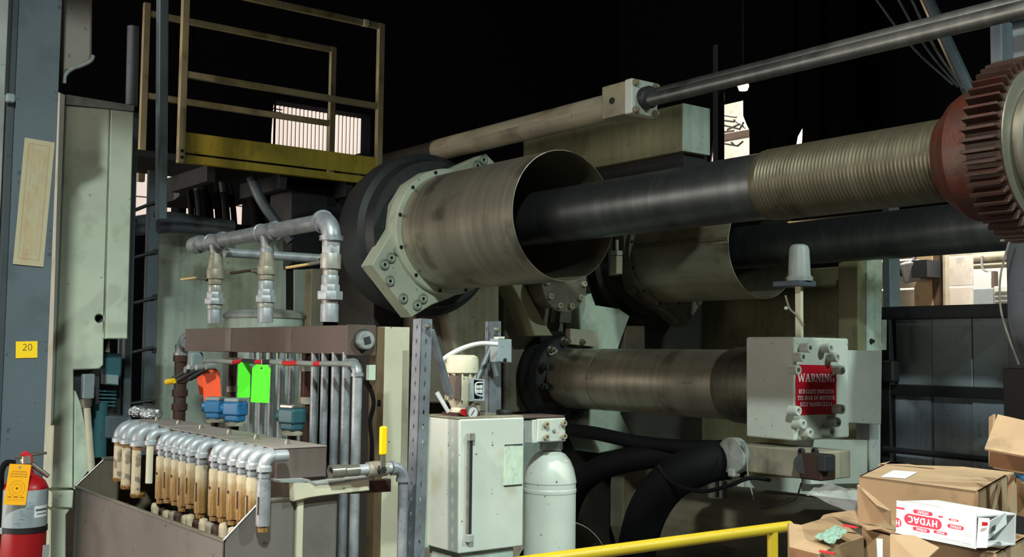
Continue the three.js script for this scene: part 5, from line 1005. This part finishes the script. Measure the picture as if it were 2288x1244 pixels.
// a sheet of card through the given corners, with thickness
function sheet(pts, t = 0.005) {
  const P = pts.map((p) => V(p)), n = V(0, 0, 0), o = P[0];
  for (let i = 1; i + 1 < P.length; i++) n.add(P[i].clone().sub(o).cross(P[i + 1].clone().sub(o)));
  n.normalize(); const pos = [], tri = (a, b, c) => pos.push(...a.toArray(), ...b.toArray(), ...c.toArray());
  const B = P.map((p) => p.clone().addScaledVector(n, -t));
  for (let i = 1; i + 1 < P.length; i++) { tri(P[0], P[i], P[i + 1]); tri(B[0], B[i + 1], B[i]); }
  for (let i = 0; i < P.length; i++) { const j = (i + 1) % P.length; tri(P[i], B[i], B[j]); tri(P[i], B[j], P[j]); }
  const g = new THREE.BufferGeometry(); g.setAttribute('position', new THREE.Float32BufferAttribute(pos, 3)); g.computeVertexNormals();
  return uvw(g);
}
const dn = (p, h) => [p[0], p[1] - h, p[2]];
thing('cardboard_carton', 'large closed brown carton with torn front flap and white label', 'carton');
{
  const y = 1.29, a = [-1.719, 1.29, -2.445], b = [-1.372, 1.29, -2.407], c = [-1.521, 1.29, -2.811], d = [-1.908, 1.29, -2.869], h = 0.135;
  part('top_panel', sheet([a, b, c, d]), M.cardLight);
  part('front_panel', sheet([dn(a, h), dn(b, h), b, a]), M.card);
  part('side_panel', sheet([dn(b, h), dn(c, h), c, b]), M.cardLight);
  part('side_panel', sheet([dn(d, h), dn(a, h), a, d]), M.card);
  part('back_panel', sheet([dn(c, h), dn(d, h), d, c]), M.card);
  part('bottom_panel', sheet([dn(a, h), dn(d, h), dn(c, h), dn(b, h)]), M.cardDark);
  part('flap', sheet([[-1.88, 1.29, -2.765], [-1.81, 1.294, -2.808], [-1.704, 1.293, -2.772], [-1.663, 1.298, -2.838], [-1.525, 1.294, -2.856], c, d]), M.cardLight);
  part('torn_flap', sheet([[-1.622, 1.287, -2.304], [-1.596, 1.269, -2.291], [-1.53, 1.253, -2.248], [-1.495, 1.245, -2.245], [-1.501, 1.21, -2.257], [-1.625, 1.194, -2.311]], 0.004), M.cardLight);
  part('label', sheet([[-1.671, 1.292, -2.469], [-1.613, 1.292, -2.49], [-1.683, 1.292, -2.652], [-1.744, 1.292, -2.634]], 0.001), M.paper, cur, 'white torn shipping label');
}
const hy = (x, w, h) => {
  x.fillStyle = '#c6cace'; x.fillRect(0, 0, w, h);
  x.save(); x.translate(w, h); x.rotate(Math.PI);      // the box lies upside down
  const pill = (cx, cy, pw, ph, t, lw) => {
    const r = ph / 2; x.fillStyle = '#c2203f'; x.beginPath(); x.moveTo(cx - pw / 2 + r, cy - r); x.lineTo(cx + pw / 2 - r, cy - r); x.arc(cx + pw / 2 - r, cy, r, -Math.PI / 2, Math.PI / 2); x.lineTo(cx - pw / 2 + r, cy + r); x.arc(cx - pw / 2 + r, cy, r, Math.PI / 2, Math.PI * 1.5); x.fill();
    x.fillStyle = '#f6eef0'; x.font = 'bold ' + ph * 0.86 + 'px sans-serif'; x.textAlign = 'center'; x.fillText(t, cx, cy + ph * 0.31, pw * 0.82);
  };
  pill(w * 0.655, h * 0.5, w * 0.48, h * 0.33, 'HYDAC'); pill(w * 0.655, h * 0.765, w * 0.25, h * 0.125, 'HYDAC'); pill(w * 0.67, h * 0.25, w * 0.22, h * 0.12, 'HYDAC'); pill(w * 0.245, h * 0.52, w * 0.2, h * 0.12, 'HYDAC');
  pill(w * 0.43, h * 0.27, w * 0.17, h * 0.085, 'HYDAC'); pill(w * 0.27, h * 0.71, w * 0.12, h * 0.06, 'HYDAC'); pill(w * 0.43, h * 0.74, w * 0.06, h * 0.05, ''); pill(w * 1.03, h * 0.33, w * 0.2, h * 0.29, ''); 
  x.fillStyle = '#f6eef0'; x.font = 'bold ' + h * 0.24 + 'px sans-serif'; x.textAlign = 'left'; x.fillText('H', w * 0.945, h * 0.41);
  pill(w * 0.97, h * 0.78, w * 0.16, h * 0.06, '');
  x.fillStyle = '#8a8f96'; for (let i = 0; i < 6; i++) x.fillRect(w * (0.06 + i * 0.125), h * (0.1 + (i % 2) * 0.006), w * 0.11, h * 0.012);
  x.fillStyle = '#d5a8b2'; for (let i = 0; i < 4; i++) x.fillRect(w * 0.04, h * (0.3 + i * 0.035), w * 0.15, h * 0.012);
  x.restore();
};
thing('filter_box', 'white filter box with red oval lettering lying upside down', 'box');
{
  const z = -2.2, a = [-1.454, 1.203, -2.2], b = [-1.264, 1.198, -2.2], c = [-1.261, 1.265, -2.2], d = [-1.447, 1.273, -2.2], k = 0.11, bk = (p) => [p[0] + 0.03, p[1], p[2] - k];
  part('front_panel', slab([a[0], a[1], z], [b[0], b[1] - 0.002, z], [d[0], d[1] + 0.003, z], 0.003), printed(0.24, 0.1, 900, hy, 0.45));
  part('top_panel', sheet([[d[0], d[1] + 0.002, z], c, bk(c), bk(d)], 0.003), M.paper);
  part('back_panel', sheet([bk(b), bk(a), bk(d), bk(c)], 0.003), M.paper);
  part('bottom_panel', sheet([a, bk(a), bk(b), b], 0.003), M.paper);
  part('end_flap', sheet([[-1.209, 1.215, -2.11], [-1.19, 1.217, -2.118], [-1.19, 1.275, -2.129], [-1.209, 1.275, -2.12]], 0.002), M.paper);
  part('end_flap', sheet([[-1.199, 1.23, -2.138], [-1.217, 1.25, -2.245], [-1.222, 1.273, -2.252], [-1.195, 1.268, -2.139]], 0.002), M.paper);
  part('print_mark', sheet([[-1.195, 1.261, -2.108], [-1.188, 1.261, -2.117], [-1.187, 1.268, -2.117], [-1.194, 1.269, -2.108]], 0.001), M.redPaint);
  part('print_mark', sheet([[-1.195, 1.244, -2.143], [-1.195, 1.248, -2.159], [-1.194, 1.259, -2.159], [-1.193, 1.256, -2.143]], 0.001), M.slate);
}
thing('cardboard_carton', 'brown carton under the white filter box at the bottom edge', 'carton');
{
  const y = 1.188, a = [-1.556, 1.188, -2.285], b = [-1.231, 1.188, -2.226], c = [-1.312, 1.188, -2.52], d = [-1.639, 1.188, -2.601], h = 0.4;
  part('top_panel', sheet([a, b, c, d]), M.cardLight);
  part('front_panel', sheet([dn(a, h), dn(b, h), b, a]), M.card);
  part('side_panel', sheet([dn(b, h), dn(c, h), c, b]), M.cardLight);
  part('side_panel', sheet([dn(d, h), dn(a, h), a, d]), M.card);
  part('back_panel', sheet([dn(c, h), dn(d, h), d, c]), M.card);
  part('flap', sheet([[-1.384, 1.219, -2.078], [-1.341, 1.22, -2.102], [-1.282, 1.204, -2.098], [-1.295, 1.173, -2.052], [-1.369, 1.161, -2.055]], 0.004), M.cardLight);
  part('white_tag', sheet([[-1.421, 1.207, -2.081], [-1.413, 1.206, -2.092], [-1.409, 1.163, -2.085], [-1.416, 1.163, -2.077]].reverse(), 0.002), M.paper);
}
thing('cardboard_carton', 'crumpled open carton with taped flaps beside the yellow rail end', 'carton');
{
  const A = [-1.788, 1.178, -2.247], B = [-1.666, 1.151, -2.096], C = [-1.573, 1.148, -2.087], E = [-1.584, 1.169, -2.269], F = [-1.785, 1.182, -2.417], G = [-1.776, 1.173, -2.346];
  part('flap', sheet([A, B, [-1.655, 1.165, -2.142], [-1.75, 1.178, -2.248]]), M.cardLight);
  part('flap', sheet([B, C, [-1.574, 1.158, -2.118], [-1.655, 1.165, -2.142]]), M.cardLight);
  part('flap', sheet([[-1.75, 1.178, -2.248], [-1.655, 1.165, -2.142], [-1.574, 1.158, -2.118], E, F, G]), M.card);
  part('flap', sheet([G, [-1.791, 1.186, -2.392], [-1.788, 1.189, -2.429], [-1.767, 1.193, -2.522], [-1.706, 1.168, -2.44], F].reverse()), M.cardLight);
  part('front_panel', sheet([dn(B, 0.35), dn(C, 0.35), C, B]), M.cardDark);
  part('side_panel', sheet([dn(C, 0.35), dn(E, 0.35), E, C]), M.card);
  part('side_panel', sheet([dn(A, 0.35), dn(B, 0.35), B, A]), M.card);
  part('back_panel', sheet([dn(E, 0.35), dn(A, 0.35), A, E]), M.card);
  for (const [p, q] of [[[-1.62, 1.186, -2.253], [-1.614, 1.186, -2.294]], [[-1.559, 1.151, -2.072], [-1.542, 1.155, -2.11]]]) part('tape_mark', turn(cbox([(p[0] + q[0]) / 2, (p[1] + q[1]) / 2 + 0.003, (p[2] + q[2]) / 2], 0.035, 0.004, 0.012, 0.001), p, 0, 0.4, -0.1), M.redPaint);
}
thing('cardboard_carton', 'brown carton standing between the crumpled carton and filter box', 'carton');
{
  const a = [-1.597, 1.195, -2.281], b = [-1.479, 1.197, -2.238], c = [-1.618, 1.19, -2.469], d = [-1.73, 1.186, -2.488];
  part('top_flap', sheet([a, [-1.561, 1.195, -2.246], [-1.522, 1.204, -2.246], b, c, d]), M.cardLight);
  part('front_panel', sheet([dn(a, 0.35), dn(b, 0.35), dn(b, 0.012), dn(a, 0.006)]), M.card);
  part('side_panel', sheet([dn(d, 0.35), dn(a, 0.35), a, d]), M.card);
}
thing('cardboard_carton', 'brown carton at the right edge with its lid flap hanging open', 'carton');
{
  const p = [-1.324, 1.47, -2.411], q = [-1.212, 1.454, -2.394], r = [-1.165, 1.387, -2.298], s = [-1.292, 1.4, -2.295];
  part('lid_flap', sheet([s, r, q, p]), M.cardLight);
  part('front_panel', sheet([[-1.339, 1.35, -2.405], [-1.227, 1.34, -2.42], [-1.215, 1.383, -2.398], [-1.328, 1.392, -2.381]]), M.cardDark);
  part('side_panel', sheet([[-1.35, 1.348, -2.424], [-1.362, 1.4, -2.452], [-1.36, 1.46, -2.447], [-1.343, 1.468, -2.436], [-1.334, 1.393, -2.406]]), M.card);
  part('back_panel', sheet([[-1.441, 1.327, -2.604], [-1.435, 1.449, -2.598], [-1.313, 1.44, -2.594], [-1.319, 1.317, -2.6]]), M.cardDark);
}
thing('cardboard_carton', 'pale brown carton behind the large closed one at the right edge', 'carton');
{
  const a = [-1.448, 1.303, -2.68], b = [-1.437, 1.308, -2.694];
  part('side_panel', sheet([[-1.374, 1.226, -2.537], [-1.386, 1.221, -2.605], [-1.399, 1.313, -2.628], a]), M.cardLight);
  part('front_panel', sheet([[-1.36, 1.226, -2.556], [-1.273, 1.226, -2.505], [-1.269, 1.303, -2.502], [-1.326, 1.309, -2.509]]), M.card);
  part('back_panel', sheet([[-1.468, 1.198, -2.749], [-1.463, 1.296, -2.744], [-1.369, 1.308, -2.7], [-1.374, 1.213, -2.705]]), M.cardDark);
}
// soft things: sheets with folds
function crumple(p, q, r, s, n, amp, f) {               // bilinear patch with folds
  const g = new THREE.PlaneGeometry(1, 1, n, n), A = V(p), B = V(q), C = V(r), D = V(s), a = g.attributes.position;
  const nrm = B.clone().sub(A).cross(D.clone().sub(A)).normalize();
  for (let i = 0; i < a.count; i++) {
    const u = a.getX(i) + 0.5, v = a.getY(i) + 0.5;
    const w = A.clone().multiplyScalar((1 - u) * (1 - v)).addScaledVector(B, u * (1 - v)).addScaledVector(C, u * v).addScaledVector(D, (1 - u) * v);
    const h = amp * (Math.sin(u * 9 * f + v * 4) * Math.sin(v * 7 * f + u * 3) + 0.5 * Math.sin(u * 17 * f - v * 13 * f) + 1.6 * Math.sin(Math.PI * u) * Math.sin(Math.PI * v));
    w.addScaledVector(nrm, h); a.setXYZ(i, w.x, w.y, w.z);
  }
  g.computeVertexNormals(); return g;
}
solo('plastic_bag', crumple([-1.921, 1.216, -2.483], [-1.767, 1.178, -2.523], [-1.825, 1.23, -2.606], [-1.949, 1.234, -2.609], 28, 0.007, 0.7), M.plastic, 'clear crumpled plastic bag behind the large closed carton', 'bag');
solo('bubble_pouch', crumple([-1.631, 1.176, -2.14], [-1.568, 1.169, -2.123], [-1.568, 1.193, -2.187], [-1.623, 1.196, -2.215], 20, 0.0025, 1.6), M.bubble, 'shiny pale green bubble pouch lying on the crumpled carton', 'pouch');
solo('blue_bag', crumple([-1.412, 1.309, -2.644], [-1.339, 1.295, -2.576], [-1.338, 1.316, -2.575], [-1.408, 1.314, -2.649], 14, 0.004, 2), M.blue, 'bright blue plastic bag at the right edge below the open flap', 'bag');

settle();
renderer.render(scene, camera);
